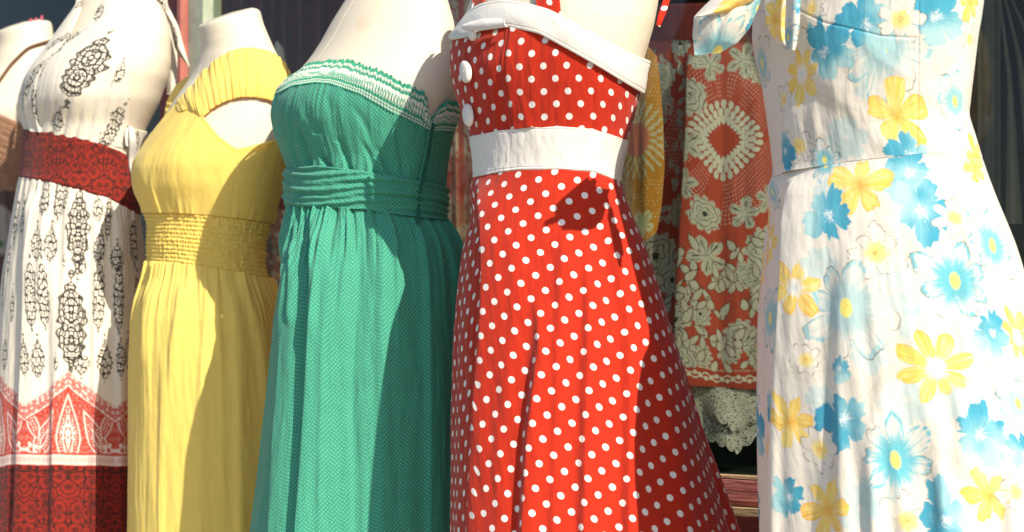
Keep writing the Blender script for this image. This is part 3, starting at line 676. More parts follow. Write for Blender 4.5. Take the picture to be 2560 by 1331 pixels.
# ------------------------------------------------------------------ red dress with white dots
d = 3.42
L = [(-300, 1330), (-200, 1310), (-120, 1250), (-60, 1200), (0, 1172), (50, 1152), (95, 1133), (140, 1126), (190, 1128), (240, 1141), (290, 1160), (335, 1178), (390, 1186), (440, 1189), (520, 1160), (620, 1127), (720, 1114), (850, 1103), (1000, 1098), (1331, 1094), (HIDE, 1090)]
R = [(-300, 1500), (-200, 1560), (-120, 1640), (-60, 1655), (0, 1652), (60, 1641), (110, 1627), (160, 1612), (235, 1598), (290, 1584), (350, 1567), (400, 1555), (450, 1546), (530, 1569), (610, 1598), (680, 1624), (790, 1660), (920, 1700), (1080, 1742), (1200, 1780), (1331, 1822), (HIDE, 1890)]
K = [(-300, .8), (-100, .6), (100, .68), (420, .74), (700, .85), (1400, .95)]
B = Body(d, L, R, K, -300, HIDE)
bx = (float(X_(1390, d)), d, 0.0)
make_form(B, 'linen covered dress form inside the red dress with white dots', [(1330, -280), (1500, -280)], 395, bx)
dr = thing('polka_dot_dress', 'red halter dress with white polka dots, white collar and white belt', 'dress', bx, 'sundresses on the row of dress forms')
RED = (.50, .024, .006); DW = (.84, .80, .76)
red_m = cloth('red_dotted_cotton', RED, dot=[(.0308, .0059, math.radians(45), DW, .0006)], tint=.07, wrinkle=.3, wscale=(55, 8), transl=.10, big=.12)
reds_m = cloth('red_dotted_skirt_cotton', RED, dot=[(.0303, .0060, math.radians(62), DW, .0006)], tint=.07, wrinkle=.3, wscale=(55, 6), transl=.10, big=.14)
wht = cloth('white_cotton', (.79, .76, .71), tint=.06, wrinkle=.14, wscale=(12, 24), transl=.08, big=.10)
def dbr(c):
    h = .010 * np.exp(-((c.px - 1235) / 60) ** 2 - ((c.py - 170) / 80) ** 2) * c.fw
    h = h + fold(c, [(1277, 60), (1268, 160), (1275, 250), (1290, 340)], 6, 70, .006, 10, 5) - fold(c, [(1277, 60), (1268, 160), (1275, 250), (1290, 340)], 3, 3, .003, 5, 5) - fold(c, [(1492, 170), (1482, 240), (1478, 345)], 3, 3, .0016, 5, 5)
    h = h + fold(c, [(1240, 200), (1250, 330)], 8, 8, .002) + fold(c, [(1310, 240), (1330, 345)], 9, 9, .0015)
    return h + .003 * (fbm(c.th * 10, c.z * 18, 5) - .5)
btop = [(1131, 100), (1175, 90), (1210, 72), (1280, 62), (1350, 78), (1430, 122), (1500, 162), (1560, 202), (1604, 232)]
belt_t = [(1178, 343), (1250, 329), (1320, 320), (1400, 318), (1480, 325), (1567, 353)]
belt_b = [(1189, 441), (1250, 429), (1300, 423), (1400, 422), (1480, 427), (1546, 452)]
th = B.cols(330, 40)
patch('bodice', B, red_m, dr, btop, belt_t, th, np.linspace(0, 1, 160), dbr, off=.002, refpx=1390)
patch('belt', B, wht, dr, [(x, y - 3) for x, y in belt_t], [(x, y + 3) for x, y in belt_b], th, np.linspace(0, 1, 110), lambda c: .0022 * sstep(c.t / .03) * sstep((1 - c.t) / .03) - .0009 * np.exp(-((c.t - .07) / .012) ** 2) - .0009 * np.exp(-((c.t - .93) / .012) ** 2) + fold(c, [(1280, 300), (1275, 460)], 3, 3, -.0006) + .003 * (fbm(c.th * 9, c.z * 30, 6) - .5), off=.0025)
def dsr(c):
    h = fold(c, [(1200, 436), (1216, 540), (1219, 700), (1212, 850), (1200, 1000), (1192, 1150), (1184, 1331), (1178, 1600)], 15, 62, .012, 90, 1) + step_(c, [(1203, 450), (1214, 540), (1215, 700), (1208, 850), (1196, 1000), (1188, 1150), (1180, 1331), (1174, 1600)], 15, .032)
    h += fold(c, [(1346, 700), (1352, 860), (1344, 960), (1330, 1080), (1319, 1331), (1312, 1600)], 15, 52, .021, 260, 1)
    h += fold(c, [(1285, 480), (1290, 800), (1262, 1100), (1245, 1600)], 20, 30, .005, 200, 1)
    h += fold(c, [(1412, 480), (1400, 800), (1392, 1100), (1385, 1600)], 14, 30, .007, 200, 1)
    h += fold(c, [(1470, 560), (1466, 850), (1462, 1100), (1460, 1600)], 12, 40, .011, 250, 1)
    h += fold(c, [(1500, 460), (1530, 650), (1560, 800), (1568, 1000), (1566, 1600)], 12, 50, .012, 200, 1)
    h += fold(c, [(1530, 460), (1580, 650), (1640, 900), (1690, 1150), (1730, 1600)], 26, 60, .009, 200, 1)
    h += hang(c, 19, 12, .02, .15, .1, 1.4, 4.2) * (1 - c.fw) + .004 * (fbm(c.th * 8, c.z * 5, 2) - .5) * sstep(c.t * 3)
    return h
patch('skirt', B, reds_m, dr, belt_b, float(Z_(HIDE, d)), B.cols(420, 60), tgrid(260, 20, .83), dsr, off=.003, dev=True, refpx=1390)
# collar, its notch and the straps
ct = [(1128, 112), (1150, 66), (1182, 26), (1215, 10), (1262, 2), (1310, 9), (1372, 27), (1440, 64), (1510, 104), (1570, 136), (1622, 158)]
cb = [(1136, 97), (1168, 94), (1190, 88), (1212, 76), (1280, 68), (1350, 85), (1430, 130), (1500, 172), (1556, 208), (1582, 224), (1603, 238)]
ct[0] = (1134, 88)
spatch('collar', B, wht, dr, ct, cb, 150, 60, lambda c: .006 + .0025 * np.sin(np.pi * c.s) ** .5 + .003 * (vnoise(c.t * 9, c.s * 2, 3) - .5) - .0010 * np.exp(-((c.s - .90) / .02) ** 2) - .001 * np.exp(-((c.s - .1) / .02) ** 2), .0025)
spatch('collar_flap', B, wht, dr, [(1184, 68), (1200, 60), (1230, 52), (1275, 54)], [(1188, 73), (1203, 76), (1232, 78), (1280, 70)], 40, 14, lambda c: .018 + .004 * np.sin(np.pi * c.s), .003)
spatch('strap', B, red_m, dr, [(1206, -120), (1196, -40), (1186, 30)], [(1248, -120), (1226, -40), (1212, 26)], 30, 8, .006, .002)
spatch('strap', B, red_m, dr, [(1330, -120), (1338, -40), (1345, 30)], [(1385, -120), (1395, -40), (1402, 42)], 40, 10, .006, .002)
sheet('strap', red_m, dr, [(1668, -60), (1658, 0), (1645, 40), (1641, 62)], [(1690, -60), (1674, 5), (1664, 36), (1650, 68)], 30, 10, lambda c: 3.40 + .012 * np.sin(c.t * 5), .003)
for (bxp, byp, rx, ry) in ((1180, 181, 20, 27), (1187, 289, 19, 28), (1196, 88, 15, 16)):
    n = 24; Pc = B.at(np.array([bxp]), np.array([byp]), .004)[0]
    Pe = B.at(np.array([bxp - 4, bxp + 4]), np.array([byp, byp]), .004); tx = Pe[1] - Pe[0]; tx /= np.linalg.norm(tx); tz = np.array([0, 0, 1.0]); nn = np.cross(tx, tz)
    if nn[1] > 0: nn = -nn
    a = np.linspace(0, 2 * np.pi, 28, endpoint=False); rr = ry / F * d
    tz2 = tz * math.cos(.12) + tx * math.sin(-.12)
    prof = [(1.0, -.002), (1.04, .002), (.98, .006), (.82, .0085), (.6, .0095), (.3, .010), (.02, .0102)]
    Pb = np.stack([Pc + rr * q * (np.cos(a)[:, None] * tx * .78 + np.sin(a)[:, None] * tz2) + nn * (o_ * .8 + .0075) for q, o_ in prof])
    mk_grid('button', Pb, wht, dr, wrap=True, cap_bot=True)

# ------------------------------------------------------------------ green strapless dress
d = 3.8
L = [(-330, 940), (-200, 925), (-100, 900), (0, 860), (60, 822), (110, 795), (150, 768), (188, 735), (225, 700), (258, 684), (290, 680), (330, 687), (370, 702), (415, 722), (450, 722), (520, 723), (600, 704), (700, 677), (800, 659), (1000, 640), (1150, 623), (1331, 600), (HIDE, 577)]
R = [(-330, 1040), (-200, 1060), (-100, 1085), (-40, 1105), (0, 1124), (60, 1141), (150, 1151), (250, 1150), (290, 1140), (330, 1130), (420, 1116), (480, 1108), (545, 1104), (575, 1128), (620, 1150), (700, 1168), (800, 1180), (1000, 1195), (1331, 1215), (HIDE, 1230)]
K = [(-330, .9), (-100, .6), (200, .66), (450, .72), (700, .85), (1400, .95)]
B = Body(d, L, R, K, -330, HIDE)
bx = (float(X_(920, d)), d, 0.0)
make_form(B, 'bare shouldered dress form rising out of the strapless green dress', [(940, -310), (1040, -310)], 480, bx, hide=335)
dr = thing('green_dress', 'strapless green pin dotted dress with white stitched bust trim and pleated sash', 'dress', bx, 'sundresses on the row of dress forms')
GREEN = (.042, .31, .20); PIN = (.20, .51, .39)
gr_m = cloth('green_pin_dot_cotton', GREEN, dot=[(.0057, .00120, math.radians(38), PIN, .0006)], tint=.07, wrinkle=.35, wscale=(60, 9), transl=.12, big=.12)
trim_bot = [(686, 242), (738, 216), (793, 208), (828, 211), (899, 237), (975, 282), (1065, 325), (1075, 329), (1138, 332)]
trim_top = [(735, 190), (773, 161), (820, 153), (874, 151), (949, 176), (1025, 216), (1061, 233), (1073, 306), (1096, 264), (1118, 252), (1148, 262)]
sash_t = [(722, 424), (800, 418), (900, 430), (1000, 448), (1112, 470)]
sash_b = [(723, 512), (800, 515), (900, 520), (1000, 535), (1104, 547)]
def dgb(c):
    h = .008 * np.exp(-((c.px - 790) / 85) ** 2 - ((c.py - 285) / 75) ** 2) * c.fw
    for pts, w, a in (([(745, 300), (760, 350), (775, 415)], 6, -.0085), ([(793, 365), (812, 400), (825, 430)], 6, -.0085), ([(844, 335), (862, 390), (876, 432)], 6, -.0085), ([(880, 255), (920, 330), (945, 400)], 9, -.004), ([(905, 345), (925, 395), (940, 440)], 6, -.0085), ([(940, 360), (960, 400), (972, 440)], 6, -.0085), ([(730, 260), (735, 330), (745, 410)], 6, -.004), ([(985, 300), (1000, 380), (1010, 445)], 8, -.004), ([(770, 240), (775, 290), (800, 340)], 8, -.003), ([(820, 225), (835, 300), (850, 360)], 9, -.003)):
        h = h + fold(c, pts, w, w * 1.5, a, 40, 6)
    h = h + gathers(c, 77, 60, .0022, .018, .35) * 1.0
    c2 = Ctx(); c2.th = c.th; c2.t = 1 - c.t; h = h + gathers(c2, 78, 60, .0016, .02, .3)
    h = h - fold(c, [(1073, 300), (1060, 380), (1042, 470)], 3, 3, .003, 5, 5)
    return h + .003 * (fbm(c.th * 10, c.z * 20, 5) - .5)
th = B.cols(330, 40)
patch('bodice', B, gr_m, dr, [(x, y - 4) for x, y in trim_bot], sash_t, th, np.linspace(0, 1, 220), dgb, off=.003)
def ptrim(c):
    p = Paint(c, GREEN); t = c.t.ravel(); u = p.u; ev = 0.0 * t
    white = np.array([.74, .74, .66])
    def line(t0, w, amp=.012, per=.0028): return sstep(1 - np.abs(t - t0 - amp * np.sin(2 * np.pi * u / per)) / w)
    allv = np.arange(len(t))
    for t0 in (.17, .225, .84, .93): p.mix(allv, line(t0, .035), white)
    band = sstep((t - .33) / .02) * sstep((.73 - t) / .02)
    z1 = np.abs((((u / .0075) + (t - .3) * 3.2) % 1) - .5); z2 = np.abs((((u / .0075) - (t - .3) * 3.2) % 1) - .5)
    p.mix(allv, band, white); p.mix(allv, band * np.maximum(sstep((.19 - z1) / .07), sstep((.19 - z2) / .07)) * sstep((t - .42) / .04) * .95, (.06, .32, .21))
    p.mix(allv, band * sstep((.42 - t) / .02) * sstep((.2 - np.abs(((u / .004) % 1) - .5)) / .1) * .5, (.25, .4, .3))
    return p.out()
trim_m = cloth('stitched_trim', attr=True, tint=.08, wrinkle=.1, wscale=(60, 60), transl=.08)
def dtr(c):
    ruf = np.exp(-c.t / .1)
    return .003 * ruf * (np.sin(c.th * 150) + .6 * np.sin(c.th * 97 + 1)) + .0022 * np.sin(c.t * 18) * 0 + .0012 * np.sin(c.th * 210) + .0045 * np.exp(-((c.t - .2) / .05) ** 2) * .5 + .0022 * np.exp(-((c.t - .53) / .2) ** 2) + .008 * np.exp(-((c.px - 790) / 85) ** 2 - ((c.py - 285) / 75) ** 2) * c.fw
tth = B.cols(1500, 60)
zt = B.edge(tth, trim_top) + .0035 * (vnoise(tth * 60, tth * 0, 1) - .5) * 2
patch('smocked_trim', B, trim_m, dr, zt, trim_bot, tth, np.linspace(0, 1, 76), dtr, off=.005, paint=ptrim)
def dsash(c):
    h = .004 * np.sin(np.pi * c.t) ** .5
    tt = c.t + .10 * np.sin(c.th * 2.1) + .08 * (fbm(c.th * 2.2, c.t * 2, 4) - .5)
    h = h + .0034 * np.abs(np.sin(tt * np.pi * 3.2)) ** .7 + .002 * np.sin(tt * 34 + 3 * np.sin(c.th * 2)) + .003 * (fbm(c.th * 6, c.t * 9, 9) - .5)
    return h
patch('sash', B, gr_m, dr, [(x, y - 3) for x, y in sash_t], [(x, y + 4) for x, y in sash_b], th, np.linspace(0, 1, 90), dsash, off=.006)
spatch('zip', B, cloth('green_tape', (.015, .15, .10), tint=.05), dr, [(1069, 310), (1054, 400), (1036, 480), (1030, 560)], [(1076, 310), (1061, 400), (1043, 480), (1037, 560)], 40, 5, .014, .002)
def dsg(c):
    h = fold(c, [(736, 560), (720, 660), (716, 800), (712, 912), (698, 1063), (684, 1331), (674, 1600)], 11, 45, .012, 120, 1) + step_(c, [(728, 580), (718, 660), (713, 800), (709, 912), (694, 1063), (680, 1331), (670, 1600)], 10, .028)
    h += fold(c, [(797, 520), (800, 640), (794, 786), (776, 1063), (757, 1331), (745, 1600)], 9, 46, .026, 90, 1)
    h += fold(c, [(748, 540), (746, 660), (738, 780), (735, 830)], 5, 10, .008, 30, 60)
    h += fold(c, [(812, 660), (800, 760), (790, 860)], 4, 9, .006, 60, 60)
    h += fold(c, [(836, 530), (828, 700), (818, 900), (800, 1600)], 10, 30, .006, 120, 1)
    h += fold(c, [(905, 530), (898, 700), (885, 900), (880, 1000), (888, 1331), (885, 1600)], 8, 22, -.007, 120, 1)
    h += fold(c, [(950, 540), (952, 700), (955, 900), (950, 1600)], 14, 30, .007, 120, 1)
    h += fold(c, [(1042, 540), (1062, 700), (1068, 1000), (1070, 1600)], 6, 60, .010, 80, 1)
    h += fold(c, [(1085, 545), (1120, 640), (1150, 760), (1165, 1600)], 8, 20, .006, 50, 1)
    for x0, x1, x2 in ((759, 753, 748), (772, 766, 758), (783, 780, 774), (816, 810, 803), (844, 838, 832), (866, 866, 862), (880, 887, 890), (912, 914, 915), (934, 938, 940)):
        h -= fold(c, [(x0, 512), (x1, 580), (x2, 690)], 3, 5, .0055, 4, 90)
    h += gathers(c, 31, 90, .0042, .022, .16) + gathers(c, 33, 30, .005, .045, .35)
    h += hang(c, 29, 16, .02, .12, .05, 1.4, 4.2) * (1 - c.fw) + .004 * (fbm(c.th * 9, c.z * 5, 2) - .5) * sstep(c.t * 4)
    return h
patch('skirt', B, gr_m, dr, sash_b, float(Z_(HIDE, d)), B.cols(700, 60), tgrid(280, 20, .82), dsg, off=.003, dev=True)

# ------------------------------------------------------------------ yellow dress
d = 4.2
L = [(0, 486), (40, 487), (65, 488), (100, 496), (130, 497), (170, 484), (200, 468), (250, 432), (300, 402), (350, 372), (400, 347), (430, 340), (480, 345), (530, 362), (560, 371), (620, 369), (655, 371), (700, 361), (750, 342), (800, 331), (900, 325), (1100, 323), (1331, 321), (HIDE, 318)]
R = [(0, 650), (25, 655), (60, 663), (100, 680), (130, 693), (160, 711), (190, 722), (230, 728), (300, 731), (350, 727), (400, 720), (480, 702), (530, 686), (575, 668), (620, 659), (660, 658), (700, 668), (750, 690), (800, 708), (900, 728), (1100, 748), (1331, 765), (HIDE, 780)]
K = [(0, .95), (110, .85), (200, .62), (400, .7), (600, .74), (800, .85), (1400, .95)]
B = Body(d, L, R, K, 10, HIDE, smooth=7)
bx = (float(X_(530, d)), d, 0.0)
make_form(B, 'cream dress form with slanting neck stump above the yellow dress', [(486, 64), (520, 50), (580, 33), (640, 21), (662, 24)], 610, bx)
dr = thing('yellow_dress', 'plain yellow cap sleeved dress with smocked elastic waist', 'dress', bx, 'sundresses on the row of dress forms')
YC = (.98, .77, .19); YT = (.98, .52, .02)
ye_m = cloth('yellow_gauze', YC, tint=.05, wrinkle=.16, wscale=(60, 6), tcol=YT, transl=.25, big=.12, weave=.15)
yb_m = cloth('yellow_voile', YC, tint=.04, wrinkle=.10, wscale=(30, 14), tcol=YT, transl=.25, big=.10, weave=.15)
bt = [(345, 405), (385, 332), (425, 280), (470, 230), (492, 254), (512, 297), (545, 340), (590, 373), (640, 362), (728, 338)]
smk_t = [(364, 533), (440, 533), (520, 538), (600, 547), (684, 560)]
smk_b = [(370, 652), (440, 656), (520, 668), (600, 682), (659, 694)]
def dyb(c):
    h = .011 * np.exp(-((c.px - 440) / 70) ** 2 - ((c.py - 430) / 75) ** 2) * c.fw
    h = h + .010 * np.exp(-((c.px - 360) / 30) ** 2 - ((c.py - 440) / 60) ** 2) * c.fw
    c2 = Ctx(); c2.th = c.th; c2.t = 1 - c.t; h = h + gathers(c2, 71, 46, .0034, .024, .15)
    c3 = Ctx(); c3.th = c.th; c3.t = c.t; h = h + gathers(c3, 73, 40, .0016, .02, .08)
    h = h - fold(c, [(590, 372), (588, 450), (575, 545)], 3, 3, .001, 5, 5) + fold(c, [(375, 420), (385, 470), (400, 540)], 8, 14, .003)
    e = np.interp(c.px, [q[0] for q in bt], [q[1] for q in bt]); h = h + .002 * np.exp(-((c.py - e - 5) / 5) ** 2) * c.fw
    return h + .003 * (fbm(c.th * 10, c.z * 18, 15) - .5)
th = B.cols(360, 40)
patch('bodice', B, yb_m, dr, bt, smk_t, th, np.linspace(0, 1, 170), dyb, off=.004)
def dsm(c):
    v = c.t * 12.0; rowm = np.abs(np.sin(np.pi * v)) ** .6
    n = vnoise(c.th * 55 + 7 * np.floor(v), np.floor(v) + 0 * v, 3) - .5; n2 = vnoise(c.th * 120, np.floor(v + .5) * 3, 7) - .5
    return .0026 * rowm + .0032 * n * rowm + .0026 * n2 + .002 * (vnoise(c.th * 40, c.t * 2, 2) - .5)
patch('smocked_waist', B, ye_m, dr, smk_t, smk_b, B.cols(620, 50), np.linspace(0, 1, 150), dsm, off=.001)
def dsy(c):
    h = gathers(c, 41, 100, .0042, .020, .10) + gathers(c, 42, 30, .005, .045, .28)
    h += fold(c, [(390, 690), (372, 760), (365, 860), (362, 950)], 6, 22, .007, 60, 100)
    h += fold(c, [(455, 690), (445, 780), (432, 860), (424, 1100)], 8, 16, .006, 60, 200)
    h += fold(c, [(405, 1000), (420, 860), (425, 1600)][:0] or [(412, 900), (405, 1100), (400, 1600)], 9, 14, .004, 100, 1)
    h += fold(c, [(515, 690), (514, 800), (500, 1000), (495, 1600)], 9, 18, .005, 60, 1)
    h += fold(c, [(578, 690), (585, 800), (595, 1000), (600, 1600)], 12, 24, .010, 90, 1)
    h += fold(c, [(620, 700), (650, 850), (665, 1000), (672, 1600)], 12, 24, .008, 90, 1)
    h += hang(c, 49, 16, .018, .12, .05, 1.4, 4.2) * (1 - c.fw) + .005 * (fbm(c.th * 9, c.z * 6, 2) - .5) * sstep(c.t * 4)
    return h
patch('skirt', B, ye_m, dr, smk_b, float(Z_(HIDE, d)), B.cols(420, 50), tgrid(260, 20, .78), dsy, off=.003, dev=True)
slA = [(438, 268), (478, 222), (515, 178), (545, 150), (575, 130), (605, 122), (640, 122), (672, 130), (700, 148), (722, 185)]
slB = [(448, 282), (482, 272), (506, 296), (535, 270), (565, 254), (600, 244), (635, 244), (668, 250), (700, 264), (728, 292)]
def dsl(c):
    h = .004 + .009 * np.sin(np.pi * np.clip(c.s, .0, 1)) ** .7 * sstep(c.t * 5)
    for k, seed in ((70, 3), (38, 6)): h = h + .0052 * (vnoise(c.t * k + 1.5 * c.s, c.s * 1.4, seed) - .5) * (.5 + np.abs(c.s - .5) * 1.6)
    return h
spatch('cap_sleeve', B, ye_m, dr, slA, slB, 200, 60, dsl, .002)
sheet('cap_sleeve', ye_m, dr, [(412, 290), (420, 250), (440, 215), (466, 194)], [(440, 300), (462, 260), (480, 225), (500, 196)], 40, 16, lambda c: 4.32 - .02 * np.sin(np.pi * c.s) + .003 * np.sin(c.t * 40), .002)

# ------------------------------------------------------------------ black and cream print dress
d = 4.5
L = [(-160, 200), (-60, 200), (0, 194), (40, 170), (80, 141), (130, 104), (170, 73), (200, 56), (240, 44), (270, 42), (300, 52), (325, 62), (380, 58), (440, 54), (460, 48), (560, 30), (680, 10), (780, -2), (1000, -22), (1331, -42), (HIDE, -55)]
R = [(-160, 285), (-60, 300), (-20, 350), (0, 392), (15, 408), (40, 419), (64, 426), (100, 431), (160, 432), (200, 425), (230, 412), (260, 402), (300, 381), (330, 366), (380, 352), (410, 346), (450, 344), (535, 346), (600, 353), (700, 366), (900, 390), (1331, 420), (HIDE, 430)]
K = [(-160, .9), (-40, .7), (100, .62), (300, .7), (600, .8), (1400, .95)]
B = Body(d, L, R, K, -160, HIDE, smooth=7)
bx = (float(X_(210, d)), d, 0.0)
make_form(B, 'smooth cream dress form in the black and cream halter dress', [(190, -140), (300, -140)], 440, bx)
dr = thing('halter_maxi_dress', 'cream halter dress with black paisley motifs, red waistband and red patterned hem border', 'dress', bx, 'sundresses on the row of dress forms')
CRM = (.82, .75, .63); WR = (.31, .024, .014)
sc = d / F
pr_m = cloth('block_printed_cotton', attr=True, tint=.04, wrinkle=.25, wscale=(60, 9), transl=.14, big=.12)
def pmot(base=CRM):
    def f(c):
        p = Paint(c, base)
        for k, m_ in enumerate(WMOT): motif(p, *m_, seed=k * 1.7)
        return p.out()
    return f
def pskirt(c):
    p = Paint(c, CRM)
    for k, m_ in enumerate(WMOT):
        if m_[1] < 940: motif(p, *m_, seed=k * 1.7)
    u0, v0, _ = p.locate(172, 925); _, vb, _ = p.locate(172, 1150)
    a = (p.u - u0) / sc; per = 236.0; uu = a / per; am = np.abs(((uu + .5) % 1) - .5) * per; y = (v0 - p.v) / sc; yb = (v0 - vb) / sc
    allv = np.arange(len(y)); edge = 84 * (am / (per / 2)) ** .85; inb = y - edge
    RR = np.array([.56, .045, .022]); PK = (.84, .74, .66)
    p.mix(allv, sstep(inb / 3 + .5), RR)
    tr = fbm(am / 9, y / 9, 3, 2); bandm = sstep(inb / 3) * sstep((38 - inb) / 3)
    f1, f2 = worley(am / 13, inb / 13, 4, .5)
    p.mix(allv, bandm * np.clip(sstep((.34 - f1) / .12) + sstep((.12 - (f2 - f1)) / .06) * .4 + .12, 0, 1) * .85, PK)
    p.mix(allv, sstep(1 - np.abs(inb - 2) / 2.5) + sstep(1 - np.abs(inb - 36) / 3), PK)
    inner = sstep((inb - 40) / 3) * sstep((yb - 14 - y) / 3)
    def drop(cx_, cy_, hw, hh, tilt, k):
        dx = am - cx_; dy = y - cy_; X = dx * math.cos(tilt) + dy * math.sin(tilt); Y = -dx * math.sin(tilt) + dy * math.cos(tilt)
        q = Y / hh; w = hw * np.clip(1 - q * q, 0, 1) ** .5 * (.55 + .45 * np.clip(q + .35, -.55, .65)); ds = w - np.abs(X)
        st = sstep((.26 - np.abs(((ds / k) % 1) - .5)) / .1); bd = sstep((.36 - worley(X / 7, Y / 7, 2, .35)[0]) / .12)
        inn = sstep(ds / 2); pat = np.where(ds < k * 1.2, st, np.where(ds < k * 2.2, bd, st))
        p.mix(allv, inner * inn, RR); p.mix(allv, inner * inn * np.clip(pat + sstep(1 - np.abs(ds) / 3), 0, 1) * .9, PK)
    drop(62, 150, 32, 62, -.45, 8); drop(100, 120, 20, 46, .35, 7); drop(0, 140, 40, 84, 0, 8)
    r = np.hypot(am - 100, y - 190); ang = np.arctan2(y - 190, am - 100); p.mix(allv, inner * sstep((15 + 5 * np.cos(5 * ang) - r) / 2) * sstep((r - 5) / 2) * .9, PK)
    r = np.hypot(am, (y - 150) * .8); ang = np.arctan2((y - 150) * .8, am); p.mix(allv, inner * sstep((17 + 4 * np.cos(9 * ang) - r) / 2) * sstep(np.abs(r - 9) / 2 - .8) * .95, PK)
    p.mix(allv, inner * swirl_mask(am * 1.0, y * 1.0, 40.0, 6) * .22, PK)
    # plain stripes then the dark lower border
    ln = sstep((y - yb + 12) / 2) * sstep((yb + 14 - y) / 2)
    p.mix(allv, ln * .85, PK); p.mix(allv, ln * sstep((.22 - np.abs(((am / 5.5) % 1) - .5)) / .1) * sstep((7 - np.abs(y - yb - 1)) / 2) * .7, RR)
    low = sstep((y - yb - 14) / 2); p.mix(allv, low, (.28, .020, .012))
    p.mix(allv, low * swirl_mask(am, y - yb, 62.0, 12) * .95, (.03, .012, .01))
    zz_ = np.abs(y - yb - 24 - 5 * np.abs(((am / 14) % 2) - 1)); p.mix(allv, low * sstep(1 - zz_ / 3), (.03, .012, .01))
    return p.out()
def pband(c):
    p = Paint(c, WR); a = np.arange(len(p.u)); p.mix(a, swirl_mask(p.u / sc, p.v / sc, 60.0, 21) * .93, (.03, .012, .01)); return p.out()
band_t = [(62, 326), (130, 331), (200, 346), (250, 362), (300, 381), (352, 412)]
band_b = [(54, 441), (110, 451), (200, 474), (280, 500), (346, 536)]
th = np.concatenate([np.linspace(B.thL.min() - .2, B.thR.max() + .2, 560), np.linspace(B.thR.max() + .2, B.thL.min() - .2 + 2 * np.pi, 42)[1:-1]])
def dws(c):
    h = fold(c, [(84, 470), (74, 640), (66, 900), (56, 1100), (46, 1331), (40, 1600)], 8, 40, .016, 60, 1)
    h += fold(c, [(140, 640), (138, 900), (132, 1600)], 10, 24, .008, 150, 1) + fold(c, [(168, 470), (160, 700), (138, 1000), (128, 1600)], 7, 20, .006, 40, 1)
    h += fold(c, [(236, 480), (236, 700), (234, 1000), (232, 1600)], 9, 24, .010, 80, 1) + fold(c, [(290, 510), (292, 700), (296, 1000), (298, 1600)], 8, 22, .010, 80, 1)
    h += fold(c, [(120, 460), (108, 640), (100, 800)], 6, 12, .004, 20, 100) + fold(c, [(215, 480), (212, 600), (205, 720)], 6, 10, .004, 20, 100)
    h += gathers(c, 51, 80, .0022, .022, .14)
    h += hang(c, 59, 16, .016, .12, .05, 1.4, 4.2) * (1 - c.fw) + .004 * (fbm(c.th * 9, c.z * 6, 2) - .5) * sstep(c.t * 4)
    return h
patch('skirt', B, pr_m, dr, band_b, float(Z_(HIDE, d)), th, tgrid(560, 24, .79), dws, off=.003, dev=True, refpx=172, paint=pskirt)
patch('waistband', B, pr_m, dr, [(x, y - 3) for x, y in band_t], [(x, y + 3) for x, y in band_b], th, np.linspace(0, 1, 110), lambda c: .004 * sstep(c.t / .05) * sstep((1 - c.t) / .05) + .002 * (fbm(c.th * 8, c.z * 20, 2) - .5), off=.003, paint=pband)
def dhn(c):
    h = .005 + .020 * np.exp(-((c.px - 175) / 55) ** 2 - ((c.py - 235) / 75) ** 2)
    for k in range(7):
        x1 = 98 + k * 30; h = h - .004 * np.exp(-((c.px - np.interp(c.py, [60, 250, 345], [190 + k * 16, x1 + 22, x1])) / 6) ** 2) * sstep((c.py - 230) / 70)
    return h
spatch('bodice', B, pr_m, dr, [(268, -60), (258, 0), (225, 60), (176, 95), (130, 150), (98, 190), (90, 240), (94, 290), (100, 330)], [(312, -60), (318, 0), (322, 50), (323, 120), (323, 200), (320, 280), (314, 372)], 330, 180, dhn, .002, pmot())
spatch('bodice', B, pr_m, dr, [(200, -60), (196, 10), (172, 40), (143, 80), (106, 130), (76, 170), (60, 200), (48, 240), (46, 270), (56, 300), (66, 328)], [(214, -60), (206, 25), (180, 85), (148, 135), (118, 180), (110, 235), (112, 285), (122, 333)], 260, 90, lambda c: .003 + .008 * np.sin(np.pi * c.s) - .004 * np.abs(np.sin(c.s * 9)) * sstep((c.py - 180) / 80), .002, pmot())
patch('bodice_back', B, pr_m, dr, [(50, 300), (306, 332), (312, 318), (372, 330)], band_t, np.linspace(B.thL.min() - .3, B.thL.min() - .3 + 2 * np.pi, 300)[:-1], np.linspace(0, 1, 60), None, off=.002, paint=pmot())
ribbon_m = cloth('white_ribbon', (.84, .82, .80), tint=.04)
spatch('ribbon', B, ribbon_m, dr, [(312, 318), (310, 350), (316, 400), (318, 440), (328, 488)], [(322, 320), (325, 350), (330, 400), (332, 440), (331, 490)], 50, 8, lambda c: .016 + .006 * np.sin(c.t * 9), .002)
spatch('ribbon', B, ribbon_m, dr, [(308, 322), (304, 340), (306, 365)], [(316, 322), (313, 345), (312, 368)], 20, 6, .014, .002)
# halter ends tied behind the neck
neck = thing('neck_tie', 'pointed cream tie ends with black motifs hanging behind the halter dress shoulder', 'tie', tuple(W3(410, -40, 4.58)))
def ptie(lst):
    def f(c):
        p = Paint(c, CRM)
        for k, m_ in enumerate(lst): motif(p, *m_, seed=k * 2.2 + 5, scale=4.56 / F)
        return p.out()
    return f
sheet('tail', pr_m, neck, [(372, -60), (388, 0), (423, 60), (438, 125), (470, 166)], [(408, -60), (420, 15), (446, 65), (458, 110), (475, 168)], 110, 40, lambda c: 4.56 - .015 * np.sin(np.pi * c.s), .002, ptie([(437, 92, 20, 52, 'grape', -.3), (405, 8, 32, 40, 'grape', -.5)]))
sheet('tail', pr_m, neck, [(380, -60), (400, 40), (414, 130), (418, 236)], [(400, -60), (426, 50), (444, 140), (441, 238)], 80, 40, lambda c: 4.60 - .012 * np.sin(np.pi * c.s), .002, ptie([]))

